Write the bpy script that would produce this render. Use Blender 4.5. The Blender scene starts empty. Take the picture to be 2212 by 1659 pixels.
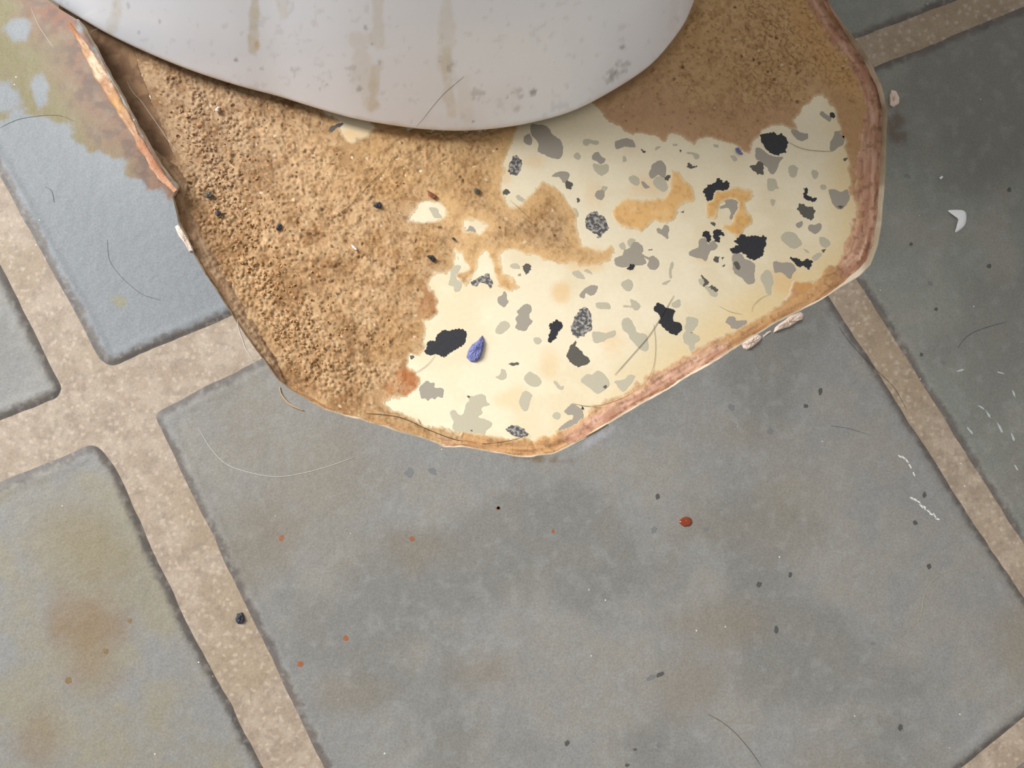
import bpy, math, random
import numpy as np
from mathutils import Vector, Matrix, Euler
from mathutils.geometry import delaunay_2d_cdt

# ------------------------------------------------------------------ camera, light, exposure
W, H, F = 2212.0, 1659.0, 1780.0            # photograph frame, focal length in pixels
D = 0.26                                    # metres from the lens to the floor along the axis
EUL = Euler((math.radians(18), math.radians(-3), 0.0), 'XYZ')
sc = bpy.context.scene
col = sc.collection
RM = np.array(EUL.to_matrix())
CAM = -D * (RM @ np.array([0, 0, -1.0]))
cd = bpy.data.cameras.new('camera')
cd.sensor_width = 36.0
cd.sensor_fit = 'HORIZONTAL'
cd.lens = 36.0 * F / W
cd.clip_start = 0.005
cam = bpy.data.objects.new('camera', cd)
cam.location = CAM
cam.rotation_euler = EUL
col.objects.link(cam)
sc.camera = cam

world = bpy.data.worlds.new('room_light')
sc.world = world
world.use_nodes = True
bg = world.node_tree.nodes['Background']
bg.inputs[0].default_value = (1.0, 0.98, 0.95, 1)
bg.inputs[1].default_value = 0.50

ld = bpy.data.lights.new('window_left_offscreen', 'AREA')
ld.shape = 'RECTANGLE'
ld.size = 0.7
ld.size_y = 0.9
ld.energy = 54.0
ld.color = (0.98, 0.99, 1.0)
lo = bpy.data.objects.new('window_left_offscreen', ld)
lo.location = (-1.25, 0.62, 1.10)
lo.rotation_euler = (Vector((0.0, 0.03, 0.0)) - lo.location).to_track_quat('-Z', 'Y').to_euler()
col.objects.link(lo)

sc.view_settings.view_transform = 'Standard'
sc.view_settings.look = 'None'
sc.view_settings.gamma = 1.0
sc.view_settings.use_curve_mapping = False
sc.view_settings.exposure = -0.1

# ------------------------------------------------------------------ helpers
ZV = 0.0034          # top of the vinyl sheet above the old floor
PX = D / F           # metres per photo pixel near the centre


def P(x, y, z=0.0):
    """pixel(s) + height -> world point(s) on that height."""
    x = np.asarray(x, float); y = np.asarray(y, float); z = np.broadcast_to(np.asarray(z, float), x.shape)
    d = np.stack([(x - W / 2) / F, -(y - H / 2) / F, -np.ones_like(x)], -1) @ RM.T
    t = (z - CAM[2]) / d[..., 2]
    return CAM + d * t[..., None]


def proj(p):
    q = (np.asarray(p, float) - CAM) @ RM
    return W / 2 - F * q[..., 0] / q[..., 2], H / 2 + F * q[..., 1] / q[..., 2]


def S(r, g, b):
    return np.array([((c / 255) / 12.92 if c / 255 <= 0.04045 else ((c / 255 + 0.055) / 1.055) ** 2.4) for c in (r, g, b)])


def sstep(a, b, x):
    t = np.clip((x - a) / (b - a), 0, 1)
    return t * t * (3 - 2 * t)


_tab = np.random.RandomState(7).rand(64, 256, 256).astype(np.float32)


def vnoise(x, y, scale, seed=0):
    t = _tab[seed % 64]
    u = np.asarray(x) / scale + seed * 17.3; v = np.asarray(y) / scale + seed * 31.7
    i = np.floor(u).astype(int); j = np.floor(v).astype(int)
    a = u - i; b = v - j
    a = a * a * (3 - 2 * a); b = b * b * (3 - 2 * b)
    i0 = i & 255; i1 = (i + 1) & 255; j0 = j & 255; j1 = (j + 1) & 255
    return (t[i0, j0] * (1 - a) + t[i1, j0] * a) * (1 - b) + (t[i0, j1] * (1 - a) + t[i1, j1] * a) * b


def fbm(x, y, scale, octs=4, seed=0, gain=0.5):
    s = 0; w = 1; tot = 0
    for k in range(octs):
        s = s + w * vnoise(x, y, scale / 2 ** k, seed + k); tot += w; w *= gain
    return s / tot


def worley(x, y, cell, seed=0):
    t1 = _tab[(seed + 3) % 64]; t2 = _tab[(seed + 5) % 64]; t3 = _tab[(seed + 9) % 64]
    u = x / cell; v = y / cell
    i = np.floor(u).astype(int); j = np.floor(v).astype(int)
    f1 = np.full(u.shape, 9.0); f2 = np.full(u.shape, 9.0); rid = np.zeros(u.shape)
    for di in (-1, 0, 1):
        for dj in (-1, 0, 1):
            a = (i + di) & 255; b = (j + dj) & 255
            d = np.hypot(i + di + t1[a, b] - u, j + dj + t2[a, b] - v)
            n = d < f1
            f2 = np.where(n, f1, np.minimum(f2, d)); rid = np.where(n, t3[a, b], rid); f1 = np.where(n, d, f1)
    return f1, f2, rid


def sdist(x, y, poly, closed=True, want_s=False):
    """signed distance (inside positive) to a polygon, with arclength of the nearest point."""
    poly = np.asarray(poly, float)
    n = len(poly); best = np.full(x.shape, 1e9); inside = np.zeros(x.shape, bool); sb = np.zeros(x.shape); acc = 0.0
    for k in range(n if closed else n - 1):
        ax, ay = poly[k]; bx, by = poly[(k + 1) % n]
        dx, dy = bx - ax, by - ay; l2 = dx * dx + dy * dy + 1e-12
        t = np.clip(((x - ax) * dx + (y - ay) * dy) / l2, 0, 1)
        d = (x - ax - t * dx) ** 2 + (y - ay - t * dy) ** 2
        if want_s:
            m = d < best; sb = np.where(m, acc + t * math.sqrt(l2), sb)
        best = np.minimum(best, d)
        if closed and ay != by:
            inside ^= ((ay > y) != (by > y)) & (x < (bx - ax) * (y - ay) / (by - ay) + ax)
        acc += math.sqrt(l2)
    d = np.sqrt(best)
    if closed:
        d = np.where(inside, d, -d)
    return (d, sb) if want_s else d


def smooth_line(pts, step=6.0, closed=False):
    """Catmull-Rom through the points, resampled evenly."""
    p = np.asarray(pts, float); n = len(p); out = []
    m = n if closed else n - 1
    for k in range(m):
        if closed:
            a, b, c, d = p[(k - 1) % n], p[k], p[(k + 1) % n], p[(k + 2) % n]
        else:
            a, b, c, d = p[max(k - 1, 0)], p[k], p[k + 1], p[min(k + 2, n - 1)]
        q = max(2, int(np.linalg.norm((c - b)[:2]) / step))
        for t in np.arange(q) / q:
            out.append(0.5 * (2 * b + (c - a) * t + (2 * a - 5 * b + 4 * c - d) * t * t + (3 * b - a - 3 * c + d) * t ** 3))
    if not closed:
        out.append(p[-1])
    return np.array(out)


def resample(pts, step, closed=True):
    p = np.asarray(pts, float)
    if closed:
        p = np.vstack([p, p[:1]])
    seg = np.linalg.norm(np.diff(p, axis=0), axis=1); s = np.concatenate([[0], np.cumsum(seg)])
    n = max(3, int(s[-1] / step)); q = np.linspace(0, s[-1], n + (0 if closed else 1), endpoint=not closed)
    return np.stack([np.interp(q, s, p[:, k]) for k in range(p.shape[1])], -1)


def mk(name, V, Fc, mat=None, parent=None, smooth=True, colr=None):
    """one mesh object; Fc is an (n,k) int array or a list of faces."""
    V = np.asarray(V, float)
    me = bpy.data.meshes.new(name)
    if isinstance(Fc, np.ndarray):
        n, k = Fc.shape
        me.vertices.add(len(V)); me.vertices.foreach_set('co', V.astype(np.float32).ravel())
        me.loops.add(n * k); me.loops.foreach_set('vertex_index', Fc.astype(np.int32).ravel())
        me.polygons.add(n); me.polygons.foreach_set('loop_start', np.arange(0, n * k, k, dtype=np.int32))
        me.update(calc_edges=True)
    else:
        me.from_pydata([tuple(v) for v in V], [], [tuple(int(i) for i in f) for f in Fc])
        me.update()
    me.polygons.foreach_set('use_smooth', [smooth] * len(me.polygons))
    if colr is not None:
        a = me.attributes.new('Col', 'FLOAT_COLOR', 'POINT')
        c = np.ones((len(V), 4), np.float32); c[:, :3] = colr
        a.data.foreach_set('color', c.ravel())
    if mat:
        me.materials.append(mat)
    o = bpy.data.objects.new(name, me)
    col.objects.link(o)
    if parent:
        o.parent = parent
    return o


def tag(o, label, cat=None, group=None, kind=None):
    o['label'] = label
    if cat: o['category'] = cat
    if group: o['group'] = group
    if kind: o['kind'] = kind
    return o


def mat(name, color=None, rough=0.6, var=0.12, nscale=900.0, bump=0.0, bscale=1500.0, spec=0.4, dust=0.0, coat=0.0, color2=None, bdist=0.0004, thr=None):
    """procedural material; color None reads the vertex colour layer."""
    m = bpy.data.materials.new(name); m.use_nodes = True
    nt = m.node_tree; N = nt.nodes; Lk = nt.links.new
    b = N['Principled BSDF']
    b.inputs['Roughness'].default_value = rough
    b.inputs['Specular IOR Level'].default_value = spec
    b.inputs['Coat Weight'].default_value = coat
    b.inputs['Coat Roughness'].default_value = 0.12
    tc = N.new('ShaderNodeTexCoord')
    no = N.new('ShaderNodeTexNoise'); no.inputs['Scale'].default_value = nscale; no.inputs['Detail'].default_value = 4
    Lk(tc.outputs['Object'], no.inputs['Vector'])
    if color is None:
        src = N.new('ShaderNodeAttribute'); src.attribute_name = 'Col'; cout = src.outputs['Color']
    else:
        src = N.new('ShaderNodeRGB'); src.outputs[0].default_value = (*color, 1); cout = src.outputs[0]
    if color2 is not None:
        mr = N.new('ShaderNodeMapRange'); t = thr or (0.45, 0.55)
        mr.inputs[1].default_value = t[0]; mr.inputs[2].default_value = t[1]
        Lk(no.outputs['Fac'], mr.inputs[0])
        mx = N.new('ShaderNodeMix'); mx.data_type = 'RGBA'
        Lk(mr.outputs[0], mx.inputs[0]); Lk(cout, mx.inputs[6]); mx.inputs[7].default_value = (*color2, 1)
        cout = mx.outputs[2]
    if var > 0:
        no2 = N.new('ShaderNodeTexNoise'); no2.inputs['Scale'].default_value = nscale * 2.3; no2.inputs['Detail'].default_value = 3
        Lk(tc.outputs['Object'], no2.inputs['Vector'])
        mr = N.new('ShaderNodeMapRange'); mr.inputs[1].default_value = 0.25; mr.inputs[2].default_value = 0.75
        mr.inputs[3].default_value = 1 - var; mr.inputs[4].default_value = 1 + var
        Lk(no2.outputs['Fac'], mr.inputs[0])
        mx = N.new('ShaderNodeMix'); mx.data_type = 'RGBA'; mx.blend_type = 'MULTIPLY'; mx.inputs[0].default_value = 1
        Lk(cout, mx.inputs[6]); Lk(mr.outputs[0], mx.inputs[7]); cout = mx.outputs[2]
    if dust > 0:
        vo = N.new('ShaderNodeTexVoronoi'); vo.inputs['Scale'].default_value = 230
        Lk(tc.outputs['Object'], vo.inputs['Vector'])
        a = N.new('ShaderNodeMath'); a.operation = 'LESS_THAN'; a.inputs[1].default_value = 0.055
        Lk(vo.outputs['Distance'], a.inputs[0])
        sp = N.new('ShaderNodeSeparateColor'); Lk(vo.outputs['Color'], sp.inputs[0])
        g = N.new('ShaderNodeMath'); g.operation = 'LESS_THAN'; g.inputs[1].default_value = dust
        Lk(sp.outputs[0], g.inputs[0])
        mu = N.new('ShaderNodeMath'); mu.operation = 'MULTIPLY'; Lk(a.outputs[0], mu.inputs[0]); Lk(g.outputs[0], mu.inputs[1])
        mx = N.new('ShaderNodeMix'); mx.data_type = 'RGBA'; Lk(mu.outputs[0], mx.inputs[0]); Lk(cout, mx.inputs[6])
        mx.inputs[7].default_value = (0.62, 0.6, 0.55, 1); cout = mx.outputs[2]
    Lk(cout, b.inputs['Base Color'])
    if bump > 0:
        nb = N.new('ShaderNodeTexNoise'); nb.inputs['Scale'].default_value = bscale; nb.inputs['Detail'].default_value = 5
        Lk(tc.outputs['Object'], nb.inputs['Vector'])
        bu = N.new('ShaderNodeBump'); bu.inputs['Strength'].default_value = bump; bu.inputs['Distance'].default_value = bdist
        Lk(nb.outputs['Fac'], bu.inputs['Height']); Lk(bu.outputs[0], b.inputs['Normal'])
    return m


def mixc(a, b, t):
    t = np.asarray(t)[..., None]
    return a * (1 - t) + b * t


M_TILE = mat('vinyl_tile_print', rough=0.5, var=0.15, nscale=800, bump=0.22, bscale=240, spec=0.22, dust=0.16, bdist=0.0009)
M_GROUT = mat('vinyl_grout_print', rough=0.6, var=0.13, nscale=700, bump=0.4, bscale=900, spec=0.3, dust=0.10, bdist=0.0002)
M_CREAM = mat('cream_floor', rough=0.28, var=0.03, nscale=300, bump=0.06, bscale=200, spec=0.45)
M_CRUMB = mat('crumbly_adhesive', rough=0.95, var=0.16, nscale=2600, bump=0.5, bscale=3000, spec=0.1, bdist=0.0002)
M_PATCH = mat('thin_adhesive', rough=0.8, var=0.10, nscale=1800, bump=0.4, bscale=2200, spec=0.2, bdist=0.0001)
M_PAPER = mat('torn_felt_backing', rough=0.9, var=0.16, nscale=1500, bump=0.6, bscale=1700, spec=0.15, bdist=0.0003)
M_PORC = mat('porcelain', rough=0.16, var=0.0, spec=0.5, coat=0.3)
CHIPM = {
    'K': mat('black_chip', S(46, 46, 50), 0.45, 0.35, 1800, 0.4, 2200, bdist=0.0001),
    'D': mat('dark_grey_chip', S(92, 88, 80), 0.45, 0.2, 1800, 0.2, 2200, bdist=0.0001),
    'M': mat('mid_grey_chip', S(160, 151, 137), 0.35, 0.06, 1200),
    'L': mat('pale_grey_chip', S(188, 180, 157), 0.32, 0.05, 1200),
    'S': mat('speckled_grey_chip', S(84, 82, 84), 0.45, 0.15, 900, color2=S(168, 162, 150), thr=(0.46, 0.6)),
}

# ------------------------------------------------------------------ the cut in the vinyl, traced on the photograph
TOILET_PX = [(95, -2), (160, 36), (240, 82), (330, 124), (420, 160), (520, 192), (600, 213), (680, 238), (760, 260), (840, 275), (920, 285), (1000, 288),
             (1080, 282), (1160, 268), (1240, 244), (1320, 203), (1400, 150), (1450, 95), (1488, 40), (1508, 0)]
# x, y, width of the torn band, kind of band (0 dirt ramp, 1 tan, 2 pink paper)
CUT = [(165, 42, 30, 0), (190, 78, 30, 0), (215, 118, 30, 0), (236, 160, 30, 0), (262, 208, 30, 0), (290, 258, 34, 0), (318, 310, 40, 0), (345, 356, 44, 0),
       (384, 405, 44, 0), (372, 425, 50, 0), (385, 480, 56, 0), (412, 535, 58, 0), (442, 592, 56, 0), (476, 642, 54, 0), (510, 695, 50, 0), (545, 745, 46, 0),
       (572, 782, 42, 0), (602, 824, 32, 0), (640, 850, 26, 1), (700, 884, 24, 1), (760, 903, 24, 1), (830, 922, 26, 1), (900, 944, 26, 2), (958, 964, 30, 2),
       (1000, 966, 30, 1), (1050, 976, 34, 1), (1110, 986, 42, 1), (1150, 988, 44, 1), (1200, 980, 40, 1), (1250, 955, 44, 2), (1300, 925, 46, 2), (1400, 865, 48, 2),
       (1500, 806, 44, 2), (1560, 770, 40, 2), (1610, 739, 34, 1), (1680, 696, 32, 1), (1760, 655, 36, 1), (1800, 630, 46, 1), (1850, 601, 60, 2), (1880, 572, 64, 2),
       (1896, 530, 66, 2), (1906, 480, 66, 2), (1912, 400, 68, 2), (1915, 320, 70, 2), (1919, 240, 74, 2), (1906, 182, 70, 2), (1880, 132, 64, 2), (1842, 76, 60, 2),
       (1800, 18, 56, 2), (1764, -50, 52, 2)]
CUT = np.array(CUT, float)
cutxy = CUT[:, :2]
cut_dense = resample(cutxy, 4.0, closed=False)
_seg = np.linalg.norm(np.diff(cutxy, axis=0), axis=1); CUTS = np.concatenate([[0], np.cumsum(_seg)])
# frayed edge: small wobble of the traced line
_s = np.arange(len(cut_dense)) * 4.0
_tan = np.gradient(cut_dense, axis=0); _tan /= np.linalg.norm(_tan, axis=1)[:, None] + 1e-9
_nor = np.stack([_tan[:, 1], -_tan[:, 0]], -1)
cut_line = cut_dense + _nor * ((fbm(_s, _s * 0, 40, 3, 11) - 0.5) * 6)[:, None]
HIDDEN_TOP = [(1740, -130), (1700, -300), (1560, -480), (1300, -600), (800, -640), (250, -600), (-60, -430), (-160, -260), (-120, -160), (-40, -86), (30, -44), (92, -6)]
OPEN = np.vstack([cut_line, np.array(HIDDEN_TOP, float), np.array([(130, 20)], float)])

LIFT_EDGE = smooth_line([(60, -130), (165, 42), (236, 160), (290, 258), (340, 350), (378, 425), (425, 520), (480, 630)], 20.0)
_ls = np.concatenate([[0], np.cumsum(np.linalg.norm(np.diff(LIFT_EDGE, axis=0), axis=1))])
LIFT_A = 6.2e-3 * (1 - sstep(0.35, 1.0, _ls / _ls[-1]))


def lift(x, y):
    """height by which the vinyl curls up along its left cut edge"""
    d, s = sdist(x, y, LIFT_EDGE, closed=False, want_s=True)
    return np.interp(s, _ls, LIFT_A) * np.exp(-(d / 85.0) ** 1.3)


# tile outlines (pixel corners on the sheet); drawn clockwise
TILES = [
    ('grey_upper', [(-480, -520), (1140, -680), (1530, 210), (505, 681), (228, 798), (0, 380)], 36),
    ('far_left', [(-1000, -500), (-640, -680), (0, 570), (134, 838), (124, 858), (0, 908), (-900, 1270), (-1500, 900)], 34),
    ('lower_left', [(-900, 1420), (0, 1043), (206, 956), (250, 1010), (390, 1320), (570, 1659), (900, 2290), (-300, 2700)], 26),
    ('large', [(332, 893), (570, 772), (1590, 300), (1640, 395), (1787, 636), (1960, 905), (2116, 1150), (2330, 1466), (2205, 1552), (2075, 1662), (1500, 2060), (1000, 2330), (700, 1662), (480, 1200)], 22),
    ('right', [(1640, 252), (1885, 147), (2212, 14), (3150, -350), (3700, 900), (2470, 1570), (2194, 1150), (2030, 890), (1848, 600), (1740, 420)], 26),
    ('upper_right', [(1240, -360), (2700, -900), (3060, -430), (2066, 0), (1851, 84), (1540, 200)], 20),
    ('lower', [(2190, 1660), (2420, 1520), (2950, 2180), (1750, 3000), (1120, 2400), (1600, 2070)], 26),
]


def round_poly(pts, r, step=6.0):
    p = np.array(pts, float); out = []; n = len(p)
    for k in range(n):
        a, b, c = p[k - 1], p[k], p[(k + 1) % n]
        u = (a - b); lu = np.linalg.norm(u); u /= lu
        v = (c - b); lv = np.linalg.norm(v); v /= lv
        q = min(r, lu * 0.4, lv * 0.4)
        for t in np.linspace(0, 1, 7):
            out.append((1 - t) ** 2 * (b + u * q) + 2 * t * (1 - t) * b + t * t * (b + v * q))
    q = resample(np.array(out), step)
    w = (np.stack([fbm(q[:, 0], q[:, 1], 60, 3, 21), fbm(q[:, 0], q[:, 1], 60, 3, 25)], -1) - 0.5) * 7
    return q + w


for k, t in enumerate(TILES):
    TILES[k] = (t[0], round_poly(t[1], t[2]))
EMB = 0.00055
EDGEW = 11.0


def emb_profile(ed):
    return EMB * sstep(0, EDGEW, ed) + 0.00016 * np.exp(-((ed - 24) / 8.0) ** 2)


def emboss(x, y):
    e = np.zeros(np.shape(x))
    for nm, poly in TILES:
        m = (x > poly[:, 0].min()) & (x < poly[:, 0].max()) & (y > poly[:, 1].min()) & (y < poly[:, 1].max())
        if m.any():
            e[m] = np.maximum(e[m], emb_profile(sdist(x[m], y[m], poly)))
    return e


def ztop(x, y):
    return ZV + lift(x, y) + emboss(x, y)


def cdt_faces(loops, extra, keep, skip=None):
    vs = []; fs = []
    for lp in loops:
        lp = np.asarray(lp, float)
        if np.sum(lp[:, 0] * np.roll(lp[:, 1], -1) - np.roll(lp[:, 0], -1) * lp[:, 1]) < 0:
            lp = lp[::-1]
        fs.append(list(range(len(vs), len(vs) + len(lp)))); vs.extend([Vector(p) for p in lp])
    vs.extend([Vector(p) for p in extra])
    ov, oe, of, a, b, ids = delaunay_2d_cdt(vs, [], fs, 0, 1e-4, True)
    V = np.array([(v.x, v.y) for v in ov])
    tri = []
    for f, i in zip(of, ids):
        if keep in i and (skip is None or skip not in i):
            for q in range(1, len(f) - 1):
                tri.append((f[0], f[q], f[q + 1]))
    tri = np.array(tri)
    used, inv = np.unique(tri.ravel(), return_inverse=True)
    return V[used], inv.reshape(-1, 3)


def grid_pts(x0, x1, y0, y1, st, seed=1):
    gx, gy = np.meshgrid(np.arange(x0, x1, st), np.arange(y0, y1, st))
    r = np.random.RandomState(seed)
    gx = gx + (r.rand(*gx.shape) - 0.5) * st * 0.5; gy = gy + (r.rand(*gy.shape) - 0.5) * st * 0.5
    return gx.ravel(), gy.ravel()


# ------------------------------------------------------------------ vinyl sheet with the printed tiles
def grout_col(x, y):
    n = fbm(x, y, 26, 3, 30); n2 = fbm(x, y, 160, 2, 33)
    c = mixc(S(154, 137, 119), S(168, 152, 134), sstep(0.3, 0.7, n))
    c = mixc(c, S(150, 132, 108), sstep(0.45, 0.7, n2) * 0.6)
    f1, f2, rid = worley(x, y, 13, 4)
    c = mixc(c, S(190, 174, 156), sstep(0.38, 0.2, f1) * (rid > 0.62) * 0.6)
    return mixc(c, S(128, 114, 100), sstep(0.6, 0.75, fbm(x, y, 12, 2, 36)) * 0.4)


sheet_loop = [(-1700, -1000), (-1700, 2900), (3900, 2900), (3900, -1000)]
gx, gy = grid_pts(-1600, 3800, -900, 2800, 70)
gx2, gy2 = grid_pts(-60, 640, -60, 960, 14, 2)
gx3, gy3 = grid_pts(-20, 2230, -20, 1670, 4.5, 3)
k = np.ones(len(gx3), bool)
for nm, poly in TILES:
    k &= sdist(gx3, gy3, poly) < 6
gx3, gy3 = gx3[k], gy3[k]
X = np.concatenate([gx, gx2, gx3]); Y = np.concatenate([gy, gy2, gy3])
so = sdist(X, Y, OPEN)
k = so < -5
pts = np.stack([X[k], Y[k]], -1)
V2, T = cdt_faces([sheet_loop, OPEN], pts, 0, 1)
floor = mk('floor', P(V2[:, 0], V2[:, 1], ZV + lift(V2[:, 0], V2[:, 1])), T[:, ::-1], M_GROUT, None, True, grout_col(V2[:, 0], V2[:, 1]))
tag(floor, 'tile-patterned vinyl floor with tan grout lines, cut away around the toilet foot', 'floor', kind='structure')

STAIN = [(-300, -300), (60, -60), (170, 40), (384, 405), (395, 450), (352, 412), (330, 405), (300, 395), (282, 385), (262, 352), (240, 345), (215, 318), (195, 322), (172, 305), (155, 290),
         (150, 268), (120, 262), (100, 248), (60, 240), (30, 246), (0, 262), (-300, 330)]


def tile_col(x, y, name, ed):
    n1 = fbm(x, y, 240, 4, 40); n2 = fbm(x, y, 70, 4, 44); n3 = fbm(x, y, 18, 2, 48); n4 = fbm(x, y, 420, 3, 51)
    base = S(139, 137, 133)
    if name == 'right' or name == 'upper_right':
        base = S(134, 136, 128)
    c = np.broadcast_to(base, x.shape + (3,)).copy()
    c = mixc(c, S(147, 142, 132), sstep(0.42, 0.7, n2) * 0.55)
    c = mixc(c, S(121, 119, 113), sstep(0.48, 0.7, n1) * 0.6)
    c = mixc(c, S(138, 127, 109), sstep(0.52, 0.75, n4) * 0.55 * (name in ('large', 'lower_left')))
    c = mixc(c, S(152, 151, 147), sstep(0.55, 0.8, n3) * 0.35)
    if name == 'grey_upper':
        c = mixc(c, S(132, 137, 141), 0.85 + 0 * x)
        sd = sdist(x, y, STAIN) + (fbm(x, y, 26, 4, 55) - 0.5) * 44
        for cx, cy, rx, ry in ((40, 68, 26, 22), (86, 190, 15, 32), (0, 210, 40, 30)):
            q = (1 - np.hypot((x - cx) / rx, (y - cy) / ry)) * 18 + (n3 - 0.5) * 14
            sd = np.minimum(sd, -q)
        a = sstep(-4, 8, sd)
        edge_d = sdist(x, y, LIFT_EDGE, closed=False)
        rust = sstep(140, 30, edge_d + (n2 - 0.5) * 90)
        sc_ = mixc(S(134, 122, 76), S(136, 96, 64), rust)
        sc_ = mixc(sc_, S(140, 84, 48), sstep(90, 10, np.hypot((x - 130) * 0.7, y - 20) + (n2 - 0.5) * 40))
        sc_ = mixc(sc_, S(142, 124, 96), sstep(0.5, 0.75, n3) * 0.5)
        sc_ = mixc(sc_, S(92, 64, 46), sstep(0.45, 0.66, fbm(x, y, 20, 4, 58)) * 0.7 * rust)
        c = mixc(c, sc_ * 0.84, a * 0.95)
    if name == 'lower_left':
        c = mixc(c, S(144, 137, 118), sstep(0.32, 0.58, n2 * 0.5 + n1 * 0.5) * 0.8)
        q = np.hypot((x - 190) / 120.0, (y - 1380) / 160.0) + (n2 - 0.5) * 1.1
        c = mixc(c, S(136, 112, 80), sstep(1.0, 0.1, q) * 0.75)
        q = np.hypot((x - 190) / 150.0, (y - 1170) / 110.0) + (n2 - 0.5) * 1.1
        c = mixc(c, S(140, 128, 100), sstep(1.0, 0.1, q) * 0.7)
        q = np.hypot((x - 90) / 90.0, (y - 1580) / 110.0) + (n2 - 0.5) * 1.1
        c = mixc(c, S(136, 118, 92), sstep(1.0, 0.2, q) * 0.6)
    if name == 'large':
        for cx, cy, rx, ry in ((1060, 1450, 90, 60), (560, 1150, 120, 120), (900, 1180, 160, 60), (1560, 1340, 160, 70), (1480, 1480, 160, 90), (760, 1500, 90, 60)):
            q = np.hypot((x - cx) / rx, (y - cy) / ry) + (n2 - 0.5) * 1.4
            c = mixc(c, S(134, 122, 104), sstep(1.1, 0.0, q) * 0.45)
    if name == 'large':      # grime smeared over the lowest corner of the cut
        q = np.hypot((x - 1165) / 70.0, (y - 992 - (x - 1165) * 0.1) / 10.0) + (n3 - 0.5) * 1.6
        c = mixc(c, S(112, 92, 64), sstep(1.0, 0.3, q) * 0.7)
        q = np.hypot((x - 1290) / 60.0, (y - 945 + (x - 1290) * 0.6) / 14.0) + (n3 - 0.5) * 1.4
        c = mixc(c, S(176, 176, 182), sstep(1.0, 0.3, q) * 0.5)
    if name == 'right':
        q = np.hypot((x - 1938) / 20.0, (y - 275) / 42.0) + (n3 - 0.5) * 1.6
        c = mixc(c, S(104, 86, 70), sstep(1.0, 0.3, q) * 0.65)
    if name == 'grey_upper':
        q = np.hypot((x - 260) / 24.0, (y - 652) / 14.0) + (n3 - 0.5) * 1.4
        c = mixc(c, S(146, 138, 96), sstep(1.0, 0.3, q) * 0.6)
    # printed dark line around every tile
    w = 17.0 + 0 * x
    thin = 0 * x
    if name == 'large':
        thin = sstep(1000, 1500, x); w = 15 - 5 * thin
    if name in ('right', 'upper_right'):
        w = w - 4; thin = thin + 0.5
    b = sstep(w + 5, w - 5, ed + (fbm(x, y, 16, 3, 60) - 0.5) * (18 - 9 * np.clip(thin, 0, 1)))
    c = mixc(c, mixc(S(88, 83, 81), S(112, 103, 94), n3), b * 0.92)
    c = mixc(c, S(160, 154, 146), sstep(0.66, 0.74, fbm(x, y, 9, 2, 62)) * b * 0.4)
    return c * 0.89


tiles = {}
for nm, poly in TILES:
    x0, x1, y0, y1 = poly[:, 0].min(), poly[:, 0].max(), poly[:, 1].min(), poly[:, 1].max()
    fx0, fx1, fy0, fy1 = max(x0, -30), min(x1, 2240), max(y0, -30), min(y1, 1690)
    ex, ey = [], []
    if fx1 > fx0 and fy1 > fy0:
        st = 4.5 if nm == 'grey_upper' else 6.5
        a, b = grid_pts(fx0, min(fx1, 560) if nm == 'grey_upper' else fx1, fy0, fy1, st, 5); ex.append(a); ey.append(b)
    a, b = grid_pts(x0, x1, y0, y1, 60, 6)
    k = (a < fx0) | (a > fx1) | (b < fy0) | (b > fy1); ex.append(a[k]); ey.append(b[k])
    ex = np.concatenate(ex); ey = np.concatenate(ey)
    so = sdist(ex, ey, OPEN); k = so < -3; ex, ey = ex[k], ey[k]
    st_ = sdist(ex, ey, poly); k = st_ > 3; ex, ey = ex[k], ey[k]
    V2, T = cdt_faces([poly, OPEN], np.stack([ex, ey], -1), 0, 1)
    ed = np.maximum(sdist(V2[:, 0], V2[:, 1], poly), 0)
    z = ZV + lift(V2[:, 0], V2[:, 1]) + emb_profile(ed) + 2e-5
    o = mk('tile', P(V2[:, 0], V2[:, 1], z), T[:, ::-1], M_TILE, floor, True, tile_col(V2[:, 0], V2[:, 1], nm, ed))
    tiles[nm] = o

# cut wall of the vinyl: printed skin, then pale felt
cl = cut_line
zt = ztop(cl[:, 0], cl[:, 1]) + 1e-5
arc = np.arange(len(cl)) * 4.0
rows = []; cols = []
wob = fbm(arc, arc * 0, 30, 3, 70)
inn = _nor
for f, q in ((0.0, 0), (0.18, 1), (0.45, 2), (0.7, 3), (1.0, 4)):
    off = (fbm(arc, arc * 0 + q * 50, 18, 3, 71 + q) - 0.4) * 4.0 * (q > 0) + (1.0 + 1.2 * sstep(1780, 1860, cl[:, 0])) * q * (arc > 0) * (1 + 0.3 * sstep(1780, 1860, cl[:, 0]))
    p = cl + inn * off[:, None]
    zz = np.maximum(zt - f * (ZV + 0.0002) - (f > 0.9) * lift(cl[:, 0], cl[:, 1]) * 0.0, 0.0002)
    rows.append(P(p[:, 0], p[:, 1], zz))
    base = mixc(S(184, 170, 144), S(226, 212, 188), sstep(0.35, 0.6, fbm(arc, arc * 0 + q, 60, 3, 75)))
    if q == 0: base = mixc(base, S(150, 146, 140), 0.6 + 0 * arc)
    cols.append(base)
n = len(cl)
Fc = np.array([(r * n + i, r * n + i + 1, (r + 1) * n + i + 1, (r + 1) * n + i) for r in range(len(rows) - 1) for i in range(n - 1)])
cut_edge = mk('cut_edge', np.concatenate(rows), Fc, M_PAPER, floor, True, np.concatenate(cols))
cut_edge['label'] = 'pale torn felt edge of the cut vinyl'

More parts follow.
